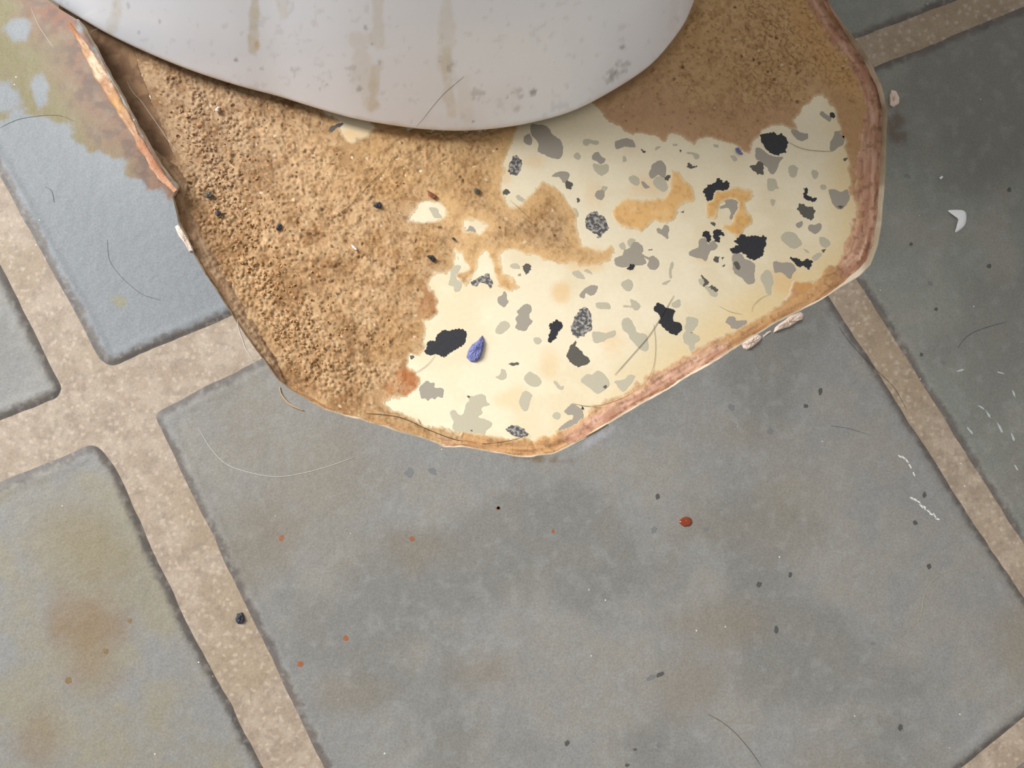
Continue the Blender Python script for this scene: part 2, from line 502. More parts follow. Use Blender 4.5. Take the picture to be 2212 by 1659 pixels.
# curled strip of bare backing along the lifted left edge
CURL = np.array([(150, 50, 5), (172, 78, 12), (194, 112, 20), (218, 150, 25), (244, 194, 25), (268, 236, 22), (292, 280, 17), (316, 322, 18), (341, 362, 19), (362, 392, 18), (380, 412, 14)], float)
cc = smooth_line(CURL, 4.0)
tg = np.gradient(cc[:, :2], axis=0); tg /= np.linalg.norm(tg, axis=1)[:, None]
nr = np.stack([-tg[:, 1], tg[:, 0]], -1)          # towards the left of the edge in the picture
right = np.stack([tg[:, 1], -tg[:, 0]], -1)
s_ = np.arange(len(cc)) / (len(cc) - 1.0)
rows = []; cols = []
K = 9
for q in range(K):
    u = q / (K - 1.0)
    off = (0.6 - u) * cc[:, 2] * 1.25 + (fbm(s_ * 400, s_ * 0 + q * 9, 24, 4, 80) - 0.5) * (11 if q == 0 else 6)
    p = cc[:, :2] - right * off[:, None]
    hgt = 0.0011 * math.sin(math.pi * min(1, u * 0.85 + 0.02)) * (0.55 + 0.45 * np.sin(math.pi * s_)) - 0.0022 * max(0, u - 0.8) / 0.2
    zz = ZV + lift(cc[:, 0], cc[:, 1]) + hgt + (fbm(s_ * 400, s_ * 0 + q * 8, 12, 3, 83) - 0.5) * 0.0009 + 0.0001
    rows.append(P(p[:, 0], p[:, 1], zz))
    g = fbm(s_ * 420, s_ * 0 + q * 6, 24, 3, 86)
    c = mixc(S(186, 146, 114), S(220, 194, 164), sstep(0.3, 0.65, g))
    c = mixc(c, S(150, 110, 84), sstep(0.55, 0.7, fbm(s_ * 420, s_ * 0 + q * 14, 10, 3, 88)) * 0.55)
    if q == 0: c = mixc(c, S(128, 92, 68), 0.8 + 0 * s_)
    c = mixc(c, S(176, 118, 88), sstep(0.58, 0.72, s_ + (g - 0.5) * 0.25) * (0.8 if 0.2 < u else 0.5))
    c = mixc(c, S(214, 162, 128), sstep(0.86, 0.98, s_) * 0.7)
    c = mixc(c, S(190, 140, 80), np.exp(-((s_ - 0.47) / 0.05) ** 2) * 0.7)
    c = mixc(c, S(168, 112, 76), sstep(0.16, 0.02, s_))
    cols.append(c)
n = len(cc)
Fc = np.array([(r * n + i, r * n + i + 1, (r + 1) * n + i + 1, (r + 1) * n + i) for r in range(K - 1) for i in range(n - 1)])
curl = mk('curled_edge', np.concatenate(rows), Fc, M_PAPER, floor, True, np.concatenate(cols))
curl['label'] = 'curled pale strip of bare felt backing'

# ------------------------------------------------------------------ old cream floor inside the cut
gx, gy = np.meshgrid(np.arange(-250, 2010, 7.0), np.arange(-700, 1060, 7.0))
gh, gw = gx.shape
x, y = gx.ravel(), gy.ravel()
n1 = fbm(x, y, 120, 3, 90); n2 = fbm(x, y, 40, 3, 93)
c = mixc(S(232, 218, 188), S(226, 210, 176), sstep(0.4, 0.65, n1))
c = mixc(c, S(238, 226, 196), sstep(0.55, 0.75, n2) * 0.4)
od = sdist(x, y, cut_line, closed=False)
c = mixc(c, S(222, 194, 138), sstep(140, 50, od + (n1 - 0.5) * 90) * sstep(1100, 1650, x) * 0.7)
for cx, cy, rx, ry, a in ((1212, 632, 26, 34, .55), (1320, 740, 40, 40, .35), (1280, 420, 30, 40, .25), (1515, 560, 30, 16, .4), (1190, 790, 26, 40, .3), (1110, 860, 50, 30, .35), (1090, 380, 20, 40, .35),
                          (1390, 400, 60, 30, .35), (1150, 350, 30, 20, .3), (1690, 610, 40, 40, .5), (760, 300, 70, 30, .6), (880, 620, 60, 60, .5), (1260, 560, 70, 30, .5)):
    q = np.hypot((x - cx) / rx, (y - cy) / ry) + (n2 - 0.5) * 0.9
    c = mixc(c, S(226, 182, 122), sstep(1.1, 0.3, q) * a)
idx = np.arange(gh * gw).reshape(gh, gw)
Fq = np.stack([idx[:-1, :-1], idx[1:, :-1], idx[1:, 1:], idx[:-1, 1:]], -1).reshape(-1, 4)
old = mk('old_floor', P(x, y, 0.0), Fq, M_CREAM, None, True, c)
tag(old, 'older cream floor with grey and black flecks, laid bare inside the cut', 'floor', kind='structure')

# flecks, traced crop by crop: kind, crop origin, outline in crop pixels
CS = 300.0 / 2212.0
CH = {
    (1060, 250): """M 640 150 760 140 900 170 980 290 1060 350 1130 420 1150 560 1100 680 960 670 860 620 750 570 760 470 720 380 650 300
M 540 330 620 290 660 400 640 470 560 450 520 390
L 1480 380 1560 370 1620 390 1710 400 1720 450 1640 460 1590 440 1530 480 1470 450
L 1330 610 1390 590 1440 660 1390 700 1320 660
M 1650 590 1720 580 1760 650 1830 690 1800 750 1750 770 1690 720 1610 690
L 1640 760 1750 780 1860 770 1880 860 1820 930 1740 950 1660 880 1620 800
S 350 640 420 630 500 730 480 860 420 950 320 940 270 880 290 780 330 720
D 200 1180 270 1170 310 1220 260 1260 200 1250
L 400 1290 450 1260 520 1320 600 1340 580 1390 500 1370 430 1340
M 970 960 1080 890 1230 900 1250 980 1200 1050 1150 1060 1090 980 1000 970
D 1220 1030 1290 1060 1310 1110 1270 1180 1200 1150 1180 1090
M 1690 1200 1760 1180 1810 1210 1800 1310 1740 1340 1660 1280
L 1790 1120 1860 1140 1810 1210 1760 1180
D 1370 1310 1420 1320 1410 1380 1370 1390
L 2100 660 2140 640 2165 710 2110 740
L 1300 1480 1370 1490 1400 1600 1330 1610""",
    (1340, 250): """M 0 380 90 360 200 390 240 500 150 500 60 490 0 520 -70 520 -90 420
D 320 530 370 550 410 570 390 600 350 570
L 560 510 640 480 630 510 560 550
L 830 450 910 450 900 480 850 480
D 950 545 985 560 960 585
L 1060 580 1150 580 1250 620 1250 680 1190 690 1150 620 1070 610
D 1080 740 1130 770 1150 800 1230 800 1200 830 1120 840 1060 820
M 640 710 700 760 730 830 710 970 660 980 600 940 550 980 480 1000 450 930 490 840 500 780 580 730
L 560 980 640 970 700 1000 760 1140 700 1210 620 1180 560 1130 515 1070
D 700 980 740 950 810 945 780 990 750 1040 710 1020
L 130 980 220 950 300 1000 300 1090 240 1110 160 1060
M 330 1050 380 1050 430 1100 470 1140 400 1160 350 1110
M 190 1380 270 1370 350 1420 430 1480 400 1550 340 1510 270 1470 200 1430
M 400 1430 450 1420 510 1450 460 1460
D 640 1330 700 1330 800 1380 770 1440 770 1490 730 1470 720 1400 660 1370
D 950 1535 1020 1505 1010 1545
K 1540 1000 1590 1000 1640 1060 1690 1030 1730 1080 1730 1160 1680 1200 1620 1200 1570 1180 1510 1200 1470 1290 1450 1350 1380 1360 1350 1300 1340 1240 1310 1200 1340 1150 1380 1150 1380 1090 1440 1090 1530 1060
L 1750 640 1830 640 1860 700 1810 730
M 1660 1350 1780 1330 1890 1360 1890 1440 1840 1520 1790 1640 1740 1640 1760 1530 1700 1470 1590 1480 1600 1440 1680 1400
L 1480 460 1560 470 1550 510 1500 500""",
    (1600, 200): """K 330 660 420 640 540 630 600 680 640 650 710 700 750 800 740 860 710 960 640 970 590 1010 490 970 420 920 370 850 320 770 310 700
M 240 880 340 900 440 980 560 1020 680 1030 620 1110 560 1260 500 1300 450 1260 420 1190 370 1160 290 1080 240 1040
D 140 1170 240 1140 280 1080 350 1120 370 1180 360 1250 380 1310 330 1300 270 1300 190 1240
L 760 1200 830 1150 910 1200 900 1260 880 1330 830 1360 780 1320
L 430 1380 510 1370 560 1390 580 1470 610 1530 560 1530 500 1570 430 1540
L 1130 1240 1210 1240 1240 1310 1190 1380 1140 1330
L 1280 1470 1350 1470 1370 1520 1320 1550 1270 1520
M 800 590 880 590 970 640 1070 660 1060 740 960 770 890 740 840 680
M 1260 320 1310 300 1380 360 1450 400 1420 470 1360 430 1280 370
K 1420 320 1460 300 1510 370 1490 410 1430 380
M 1500 620 1620 620 1650 700 1640 820 1560 870 1480 930 1420 910 1430 780 1480 700
D 1640 1050 1700 1040 1690 1080 1650 1090""",
    (1600, 380): """K 1000 200 1040 180 1070 210 1050 300 1100 330 1150 350 1200 330 1215 380 1150 420 1070 380 1000 340 990 290 1020 240
D 930 440 990 440 1060 490 1140 490 1190 550 1160 610 1160 670 1120 710 1060 680 1000 660 940 580 900 530
M 900 750 980 720 985 790 930 830 875 790
M 1070 820 1110 770 1180 780 1240 750 1290 780 1270 860 1210 920 1150 910 1080 860
L 640 960 700 900 780 890 860 910 920 980 980 1080 920 1130 850 1165 770 1130 690 1060 640 1010
L 1250 980 1310 970 1400 1020 1430 1090 1360 1140 1290 1120 1250 1050
D 1290 1180 1350 1170 1340 1210 1300 1220
K 780 1290 850 1310 940 1330 980 1370 1020 1320 1090 1330 1150 1370 1120 1430 1100 1500 1050 1470 1000 1430 950 1460 880 1420 830 1360
M 1400 230 1500 210 1590 260 1700 220 1740 330 1690 450 1600 530 1520 510 1460 440 1430 350
D 1540 490 1600 470 1650 480 1600 520
L 470 380 550 380 540 440 515 490 480 430
L 990 1160 1050 1180 1100 1220 1050 1220
M 510 1380 560 1360 650 1380 790 1380 860 1440 880 1500 830 1560 800 1640 740 1620 690 1560 620 1530 540 1540 520 1480
L 1130 1300 1240 1220 1290 1250 1200 1350""",
    (1400, 400): """M 130 700 180 680 220 710 250 640 310 640 340 690 320 760 320 850 290 850 220 790 150 760
K 870 750 920 730 970 740 1000 790 1010 850 970 930 930 890 920 830 865 800
K 1040 750 1080 700 1150 705 1190 760 1220 800 1170 800 1130 810 1145 880 1130 915 1070 890 1030 850
D 1000 590 1050 590 1085 620 1060 650 1010 630
M 820 860 900 840 930 890 970 940 1030 880 1100 950 1080 1020 1000 1040 960 1120 920 1210 850 1170 770 1160 680 1130 640 1080 720 1020 800 990 800 910
K 1480 790 1520 790 1560 810 1720 805 1800 830 1830 790 1890 830 1880 920 1850 1040 1820 1130 1760 1170 1680 1200 1600 1160 1530 1100 1490 1060 1420 1090 1330 1090 1300 1010 1400 970 1460 960 1400 930 1370 880 1440 840
M 1340 1120 1420 1080 1500 1110 1540 1170 1640 1210 1710 1280 1690 1400 1700 1500 1680 1560 1610 1580 1540 1540 1500 1480 1400 1420 1350 1350 1340 1240
D 1360 1210 1430 1220 1460 1270 1480 1300 1440 1360 1390 1320 1360 1260
D 1060 1140 1130 1130 1130 1220 1100 1240 1040 1200
D 1170 1150 1220 1145 1180 1185
D 1175 1285 1230 1260 1210 1295
L 370 1220 410 1250 390 1320 370 1380 380 1470 350 1490 330 1370
L 220 1560 330 1510 360 1520 260 1590""",
    (1380, 580): """L 1940 120 2010 30 2080 30 2130 140 2140 240 2110 300 2110 400 2030 400 2010 310 1950 200
D 975 110 1010 100 1060 160 1130 220 1100 260 1060 270 1030 300 1010 280 1040 230 1040 180 990 140
D 1110 290 1160 260 1240 310 1270 340 1250 380 1200 360 1150 320
L 950 170 1030 180 1100 290 1250 390 1230 450 1150 430 1050 310 960 240
K 240 610 300 550 350 570 420 610 500 630 570 660 580 700 540 740 530 820 570 850 680 880 695 940 670 1010 600 1060 520 1055 470 1010 380 930 310 860 340 790 320 740 250 680
L 750 780 830 770 930 800 940 870 890 960 850 1000 860 1030 960 1080 965 1150 890 1200 890 1290 820 1310 790 1230 720 1180 690 1070 740 1000 720 930 750 880
L 540 540 650 490 660 600 600 630 520 600
M 1380 850 1430 770 1530 770 1560 830 1720 830 1650 950 1500 960 1440 900
D 825 1020 855 1015 850 1040""",
    (1140, 420): """S 1050 270 1110 270 1120 330 1200 340 1260 430 1290 550 1240 590 1190 620 1150 700 1100 700 1120 640 1010 600 930 530 910 400 960 320
M 1680 760 1750 760 1830 830 1840 900 1820 940 1880 1060 1880 1100 1800 1130 1700 1130 1560 1160 1480 1160 1390 1120 1380 1030 1440 990 1510 960 1530 890 1620 850
L 1450 800 1520 760 1560 830 1530 890 1470 850
L 1580 750 1640 700 1720 720 1690 760 1620 830
M 1800 940 1860 970 1930 1000 2000 980 2090 1060 2090 1140 2030 1200 1950 1190 1900 1130 1930 1050 1850 1000
K 1640 1110 1710 1110 1700 1170 1640 1205 1560 1175 1610 1150
D 1920 890 1980 865 1970 895
L 1480 1420 1580 1350 1650 1370 1680 1450 1640 1530 1570 1540 1510 1480
L 700 1240 800 1210 860 1260 910 1340 830 1340 760 1310
L 890 1220 950 1190 1040 1270 960 1250""",
    (1120, 600): """M 970 270 1040 180 1090 150 1160 120 1260 130 1240 220 1180 280 1120 280 1060 240 1050 320 1000 320
S 990 490 1050 465 1120 500 1160 600 1170 760 1160 830 1100 870 1050 900 1060 930 1000 930 940 960 860 910 840 840 830 780 880 700 890 610 940 570
K 480 740 550 710 610 670 680 700 710 750 680 810 620 870 600 950 530 1030 470 1020 490 900 520 840
D 880 1030 910 1005 930 1030 890 1070 930 1110 990 1150 1050 1230 1120 1280 1140 1340 1100 1390 1020 1400 970 1425 910 1410 860 1370 800 1330 770 1260 770 1200 810 1150 820 1080
L 1660 660 1750 640 1810 700 1860 800 1890 870 2030 900 2060 1000 2070 1140 2010 1170 1920 1130 1840 1040 1770 970 1740 890 1660 830 1640 740
L 1170 870 1280 860 1400 880 1530 840 1540 920 1420 970 1330 1020 1200 1030
L 1780 350 1830 350 1930 420 1930 490 1860 520 1790 470 1670 470 1680 440 1790 440
L 1230 400 1420 400 1470 480 1400 500 1260 480
L 240 960 330 950 370 1010 310 1060 250 1030""",
    (860, 600): """M 1960 470 2010 420 2100 430 2130 500 2090 580 2100 650 2140 700 2080 770 2040 840 1940 840 1860 790 1890 720 1870 640 1920 580 1890 540
L 1550 820 1640 700 1740 700 1780 770 1700 860 1630 900 1560 880
M 1590 310 1650 270 1690 210 1730 260 1730 330 1760 380 1720 440 1680 470 1620 430 1580 370
D 1760 1370 1860 1350 1930 1350 1930 1385 1820 1395
L 1640 1460 1700 1470 1730 1560 1690 1620 1640 1630 1550 1580 1620 1540
K 410 1170 470 1100 450 1060 490 1010 580 1000 620 910 700 840 830 840 920 810 1020 815 1080 850 1095 920 1080 1020 1030 1080 930 1130 830 1190 770 1240 710 1265 650 1230 600 1215 500 1235 430 1200
D 190 1240 240 1230 260 1280 210 1300""",
    (860, 420): """L 490 210 620 220 650 290 700 370 580 370 530 290
M 1050 590 1100 560 1150 500 1220 540 1240 600 1180 610 1120 590
M 1900 790 1950 770 2060 740 2110 800 2120 870 2050 830 2040 890 1990 900 1930 870
D 1980 1140 2040 1100 2110 1120 2115 1180 2070 1250 2030 1280 2000 1200
M 1910 1270 1950 1260 1950 1295 1910 1295
L 1780 1130 1870 1090 1930 1130 1930 1180 1820 1180
L 860 1150 990 1130 980 1200 920 1300 940 1360 1010 1400 1000 1500 950 1550 890 1540 880 1470 800 1440 820 1350
S 1150 1390 1290 1310 1380 1300 1390 1260 1460 1260 1450 1330 1510 1390 1490 1490 1460 1490 1430 1430 1300 1400 1240 1470 1170 1440""",
    (820, 780): """M 620 440 680 370 760 310 810 350 870 350 880 420 1010 440 1005 575 930 570 880 605 820 590 770 630 730 590 660 590 640 510
L 1430 560 1520 550 1600 520 1690 560 1700 640 1760 690 1650 720 1620 770 1640 830 1570 890 1700 930 1790 990 1770 1050 1700 1110 1640 1250 1500 1240 1300 1170 1160 1080 1170 970 1130 880 1120 800 1190 780 1240 840 1320 850 1370 680 1420 640
D 1395 560 1430 550 1430 585
D 1450 1100 1480 1090 1480 1125""",
    (1080, 780): """L 1280 300 1380 210 1470 210 1560 150 1660 210 1730 300 1740 390 1680 450 1590 510 1530 515 1430 430 1340 370
D 1650 400 1690 380 1710 410 1670 445
L 850 330 900 320 960 400 1010 390 1000 450 940 450
L 300 650 340 530 410 470 510 540 490 610 440 780 390 800 330 740
L 380 260 470 170 590 230 660 320 630 390 540 410 460 380 400 320
L 840 850 900 810 965 850 950 910 900 930 840 900
M 1020 800 1100 720 1150 680 1240 720 1320 800 1330 980 1220 1080 1100 1090 930 1120 950 1060 1080 960 1160 920 1150 850 1080 850
S 90 1090 160 1030 280 1020 380 1080 460 1180 340 1230 240 1200 160 1160
L 1820 320 1980 290 2050 220 2150 240 2120 310 2050 400 1970 490 1900 440 1850 370
K 1285 715 1300 710 1330 765 1310 775""",
    (640, 180, 1): """D 210 360 250 355 270 390 230 400
D 270 450 320 410 420 380 450 380 430 410 370 430 330 500 290 490
M 420 510 460 520 440 550""",
}
HT = {'L': 4e-5, 'M': 6e-5, 'S': 8e-5, 'D': 9e-5, 'K': 12e-5}
JT = {'L': 0.7, 'M': 0.8, 'S': 1.4, 'D': 1.4, 'K': 1.8}


def slab(name, poly, z0, z1, m, parent, smooth=False, dome=0.0):
    """flat piece with a real edge from a closed pixel outline"""
    n = len(poly)
    # photo winding varies: make it counter-clockwise in the world
    a = 0.5 * np.sum(poly[:, 0] * np.roll(poly[:, 1], -1) - np.roll(poly[:, 0], -1) * poly[:, 1])
    if a > 0:
        poly = poly[::-1]
    cen = poly.mean(0)
    inner = cen + (poly - cen) * 0.97
    V = np.concatenate([P(poly[:, 0], poly[:, 1], z0), P(inner[:, 0], inner[:, 1], z1)])
    Fc = [tuple(range(n, 2 * n))] + [(i, (i + 1) % n, n + (i + 1) % n, n + i) for i in range(n)]
    return mk(name, V, Fc, m, parent, smooth)


chip_seed = 0
for key, txt in CH.items():
    k = CS if len(key) == 2 else 500.0 / 2212.0
    for ln in txt.split('\n'):
        q = ln.split(); kd = q[0]
        p = np.array(q[1:], float).reshape(-1, 2) * k + np.array(key[:2], float)
        st = 2.6
        d = smooth_line(p, st, closed=True) if kd in 'LM' else resample(p, st)
        chip_seed += 1
        d = d + (np.random.RandomState(chip_seed).rand(*d.shape) - 0.5) * 2 * JT[kd]
        slab('chip', d, 0.0, HT[kd] + (chip_seed % 7) * 2e-6, CHIPM[kd], old)

# ------------------------------------------------------------------ brown crumbly residue and the torn backing band
GS = 2.3
GY0 = 330.0
gx, gy = np.meshgrid(np.arange(120, 1945, GS), np.arange(-GY0, 1010, GS))
gh, gw = gx.shape
od = sdist(gx, gy, OPEN)
cdist, cs = sdist(gx, gy, cutxy, closed=False, want_s=True)
bw = np.interp(cs, CUTS, CUT[:, 2]); bk = np.interp(cs, CUTS, CUT[:, 3])
tdist = -sdist(gx, gy, np.vstack([np.array(TOILET_PX, float), [(1535, -110), (1535, -220), (1500, -330), (1300, -480), (800, -560), (200, -480), (-60, -300), (-90, -140)]]))   # distance outside the toilet foot
nA = fbm(gx, gy, 60, 4, 2); nB = fbm(gx, gy, 22, 4, 6); nC = fbm(gx, gy, 9, 3, 10); nD = fbm(gx, gy, 200, 3, 14)
w1, w2, wid = worley(gx + (nB - .5) * 10, gy + (nC - .5) * 6, 11.0, 1)
v1, v2, vid = worley(gx + (nA - .5) * 20, gy, 24.0, 2)

LEFT = [(100, 80), (283, 100), (300, 150), (318, 200), (338, 250), (360, 300), (372, 340), (352, 380), (360, 400), (380, 480), (440, 600), (560, 775), (600, 835), (700, 900), (850, 940), (1000, 978), (1060, 985), (1045, 955), (1000, 938), (960, 928),
        (905, 912), (880, 897), (850, 886), (832, 870), (850, 858), (880, 860), (896, 845), (908, 826), (900, 802), (880, 790), (888, 766), (905, 768), (918, 755), (914, 735), (921, 710), (915, 692), (930, 690),
        (945, 675), (946, 650), (938, 630), (927, 615), (935, 598), (942, 590), (962, 590), (976, 580), (979, 560), (985, 542), (992, 560), (1001, 580), (985, 592), (990, 610), (1005, 622), (1012, 605), (1030, 590),
        (1036, 562), (1050, 545), (1056, 562), (1066, 590), (1080, 616), (1100, 629), (1121, 620), (1115, 604), (1086, 590), (1080, 560), (1090, 545), (1110, 540), (1140, 548), (1160, 556), (1190, 565), (1230, 570),
        (1265, 576), (1290, 573), (1312, 565), (1326, 546), (1320, 530), (1300, 544), (1257, 532), (1250, 500), (1246, 465), (1226, 430), (1201, 404), (1170, 394), (1150, 414), (1130, 440), (1105, 446),
        (1086, 420), (1085, 395), (1090, 360), (1100, 330), (1112, 305), (1120, 270), (1100, 200), (300, 60)]
HOLES = [[(883, 478), (887, 458), (905, 443), (928, 437), (952, 443), (963, 457), (960, 470), (935, 475), (898, 476)],
         [(1001, 478), (1020, 474), (1036, 478), (1052, 488), (1036, 501), (1004, 501)],
         [(985, 545), (999, 545), (1002, 565), (1010, 578), (1000, 582), (990, 566)],
         [(700, 240), (730, 262), (742, 290), (762, 305), (795, 296), (808, 276), (780, 240)]]
RIGHT = [(1270, 215), (1296, 236), (1315, 265), (1340, 275), (1365, 291), (1385, 286), (1410, 290), (1425, 300), (1436, 303), (1446, 290), (1460, 290), (1480, 298), (1500, 312), (1512, 300), (1545, 305), (1580, 311), (1608, 325),
         (1619, 331), (1624, 306), (1640, 287), (1660, 276), (1690, 268), (1710, 280), (1719, 275), (1716, 258), (1730, 236), (1755, 216), (1776, 205), (1791, 216), (1806, 246), (1816, 290), (1826, 312), (1832, 350), (1836, 420), (1850, 420), (1870, 300), (1900, 230), (1860, 120), (1780, 0), (1740, -140), (1700, -300), (1690, -330), (1350, -330), (1400, 100)]
PATCH = [(1448, 362), (1465, 370), (1475, 385), (1484, 394), (1496, 400), (1498, 415), (1502, 428), (1496, 437), (1476, 440), (1465, 450), (1458, 475), (1440, 482), (1415, 478), (1385, 500), (1370, 495), (1340, 490), (1325, 470), (1320, 455), (1335, 440), (1350, 430), (1385, 432), (1430, 428), (1445, 410), (1450, 390)]
RING = np.array([(1080, 90), (1300, 60), (1430, 30), (1530, 70), (1650, 70), (1670, 180), (1590, 250), (1530, 300), (1560, 390), (1640, 500), (1680, 600), (1560, 700), (1470, 800), (1400, 830), (1300, 770), (1200, 700), (1170, 640),
                 (1300, 610), (1340, 580), (1360, 480), (1420, 400), (1440, 280), (1390, 225), (1250, 230), (1150, 300), (1110, 380), (1090, 480), (1060, 530), (940, 520), (920, 430), (940, 280), (1020, 230), (1040, 150)]) * CS + (1400, 400)
GOLD = np.array([(890, 500), (960, 440), (1060, 430), (1150, 450), (1300, 560), (1420, 600), (1300, 660), (1160, 745), (1000, 820), (850, 770), (820, 700), (870, 620)]) * (360 / 2212.0) + (1560, 530)


def region_mesh(name, sdv, zz, cc_, m, clip):
    """keep the grid cells where the layer is present"""
    ok = (sdv > 0) & clip
    cell = ok[:-1, :-1] | ok[1:, :-1] | ok[1:, 1:] | ok[:-1, 1:]
    ok2 = (sdv > -3 * GS) & clip
    cell &= ok2[:-1, :-1] & ok2[1:, :-1] & ok2[1:, 1:] & ok2[:-1, 1:]
    id_ = np.arange(gh * gw).reshape(gh, gw)
    Fq = np.stack([id_[:-1, :-1], id_[1:, :-1], id_[1:, 1:], id_[:-1, 1:]], -1)[cell]
    used, inv = np.unique(Fq.ravel(), return_inverse=True)
    zz = np.where(sdv <= 0, -0.00003, zz)
    return mk(name, P(gx.ravel()[used], gy.ravel()[used], zz.ravel()[used]), inv.reshape(-1, 4), m, None, True, cc_.reshape(-1, 3)[used])


inner = od > -3
under = np.where(tdist < 14, sstep(-2, 14, tdist), 1.0)           # thin where the toilet stands on it


nG = fbm(gx, gy, 5.0, 2, 19); nE = fbm(gx, gy, 13, 3, 53); nF = fbm(gx, gy, 6.5, 2, 56)
u1, u2, uid = worley(gx + (nB - .5) * 8, gy + (nA - .5) * 8, 15.0, 8)
crack = sstep(0.16, 0.03, w2 - w1); crack2 = sstep(0.12, 0.02, u2 - u1)
dome = np.clip(0.62 - w1, 0, 1); dome2 = np.clip(0.62 - u1, 0, 1)


def crumb_colour(dark, grey, lite, crumby):
    c = mixc(S(178, 143, 104), S(190, 157, 118), sstep(0.35, 0.65, nB))
    c = mixc(c, S(170, 130, 84), sstep(0.45, 0.7, nA) * 0.6)
    c = mixc(c, S(166, 140, 112), grey)
    c = mixc(c, S(132, 100, 70), dark)
    c = mixc(c, S(216, 176, 124), lite)
    c = mixc(c, S(134, 94, 56), sstep(0.55, 0.72, nE) * 0.45 * (1 - 0.6 * lite))
    c = mixc(c, S(104, 72, 44), sstep(0.62, 0.76, nG) * 0.5 * (1 - 0.7 * lite))
    c = mixc(c, S(218, 178, 132), sstep(0.36, 0.26, nF) * 0.4)
    c = mixc(c, S(84, 62, 46), ((vid > 0.94) & (v1 < 0.14)) * 0.8)
    c = mixc(c, S(226, 200, 168), ((vid < 0.05) & (v1 < 0.13)) * 0.7)
    return c


CREAM = S(230, 214, 180)


# left field of residue
sdl = sdist(gx, gy, LEFT)
for hp in HOLES:
    sdl = np.minimum(sdl, -sdist(gx, gy, hp))
sdl = sdl + (nB - 0.5) * 16 + (nC - 0.5) * 8
wallramp = sstep(90, 0, cdist) * sstep(640, 560, gy * 0.4 + gx * 0.6)
crumby = np.clip(sstep(190, 60, cdist + (nA - 0.5) * 160) * (gx < 1000) * sstep(930, 800, gy) + 0.35 * sstep(420, 250, gy) * sstep(720, 560, gx), 0, 1)
crumby = crumby * sstep(0.3, 0.5, nD + 0.12)
thick = sstep(0, 40, sdl) * (0.35 + 0.75 * sstep(0, 170, sdl))
hgt = 0.0006 * thick + 0.0008 * sstep(70, 5, cdist) * (gx < 1000) * sstep(300, 420, gy)
rough = 0.2 + 0.8 * sstep(10, 80, sdl)
hgt = hgt + rough * (0.0005 * (nC - 0.5) + 0.0008 * (nB - 0.5) + 0.0004 * (nE - 0.5) + crumby * (0.0009 * (dome - 0.2) - 0.0005 * crack) * sstep(0.35, 0.6, nD + 0.3 * (nA - .5)) + 0.0005 * (nG - 0.5) - 0.0004 * sstep(0.66, 0.8, nF) - 0.0008 * ((vid > 0.8) & (vid < 0.93) & (v1 < 0.13)))
hgt = np.clip(hgt, 0.00004, 0.0028) * (0.3 + 0.7 * under) + 0.00003 + 0.0033 * sstep(-14, -55, tdist)
streak = fbm((gx * 0.5 + gy * 0.87), (gx * -0.87 + gy * 0.5) * 0.25, 8, 3, 17)      # scrape marks near the toilet
smz = sstep(200, 40, tdist) * sstep(640, 820, gx)
hgt = hgt + smz * (streak - 0.5) * 0.0007 * sstep(6, 30, sdl)
HL = hgt
greyz = np.clip(sstep(560, 300, gy) * sstep(760, 430, gx), 0, 1) * 0.85
darkz = 0.6 * sstep(0.42, 0.7, nA) * (gx < 800)
litez = sstep(50, 4, sdl) * 0.9 * sstep(980, 1060, gx + (640 - gy) * 0.4) + smz * 0.35
greyz = greyz * (0.7 + 0.6 * nA)
cl_ = crumb_colour(np.clip(darkz, 0, .8), greyz, np.clip(litez, 0, .85), crumby)
cl_ = mixc(cl_, S(172, 92, 42), sstep(60, 12, np.hypot(gx - 885, (gy - 825) * 1.0) + (nB - .5) * 70) * 0.6)
cl_ = mixc(cl_, S(160, 104, 64), sstep(40, 8, np.hypot((gx - 936), (gy - 655) * 0.7) + (nB - .5) * 40) * 0.6)
cl_ = mixc(cl_, CREAM, sstep(7, 0, sdl) * 0.6 * sstep(600, 720, gx))
left = region_mesh('adhesive_residue', sdl, hgt, cl_, M_CRUMB, inner & (tdist > -90))
tag(left, 'large brown crumbly adhesive residue beside the curled vinyl edge', 'residue', kind='stuff')

# right field, behind the toilet
sdr = sdist(gx, gy, RIGHT) + (nB - 0.5) * 14 + (nC - 0.5) * 7
crumr = sstep(1520, 1660, gx + (nA - .5) * 120) * sstep(290, 200, gy)
thick = sstep(0, 30, sdr) * (0.5 + 0.5 * sstep(0, 120, sdr))
hgt = 0.0008 * thick + (0.3 + 0.7 * sstep(8, 60, sdr)) * (0.0004 * (nC - 0.5) + 0.0006 * (nB - 0.5) + 0.0012 * crumr * (dome2 - 0.2) - 0.0004 * crumr * crack2 + 0.0004 * (nE - 0.5) + 0.0005 * ((vid < 0.3) & (v1 < 0.2)))
hgt = np.clip(hgt, 0.00004, 0.0024) * (0.3 + 0.7 * under) + 0.00003 + 0.0033 * sstep(-14, -55, tdist)
HR = hgt
cr_ = crumb_colour(0 * gx, 0.4 + 0 * gx, 0.4 + 0 * gx, 0 * gx)
cr_ = mixc(cr_, S(196, 154, 100), sstep(125, 75, cdist + (nB - .5) * 50) * 0.5)
cr_ = mixc(cr_, S(184, 144, 112), sstep(190, 250, gy + (nA - .5) * 120) * 0.5)
cr_ = mixc(cr_, CREAM, sstep(7, 0, sdr) * 0.5)
cr_ = mixc(cr_, S(196, 158, 124), sstep(0.5, 0.7, nD) * 0.5)
rightr = region_mesh('adhesive_residue', sdr, hgt, cr_, M_CRUMB, inner & (tdist > -90))
tag(rightr, 'brown crumbly adhesive residue between the toilet foot and the rounded cut corner', 'residue', kind='stuff')

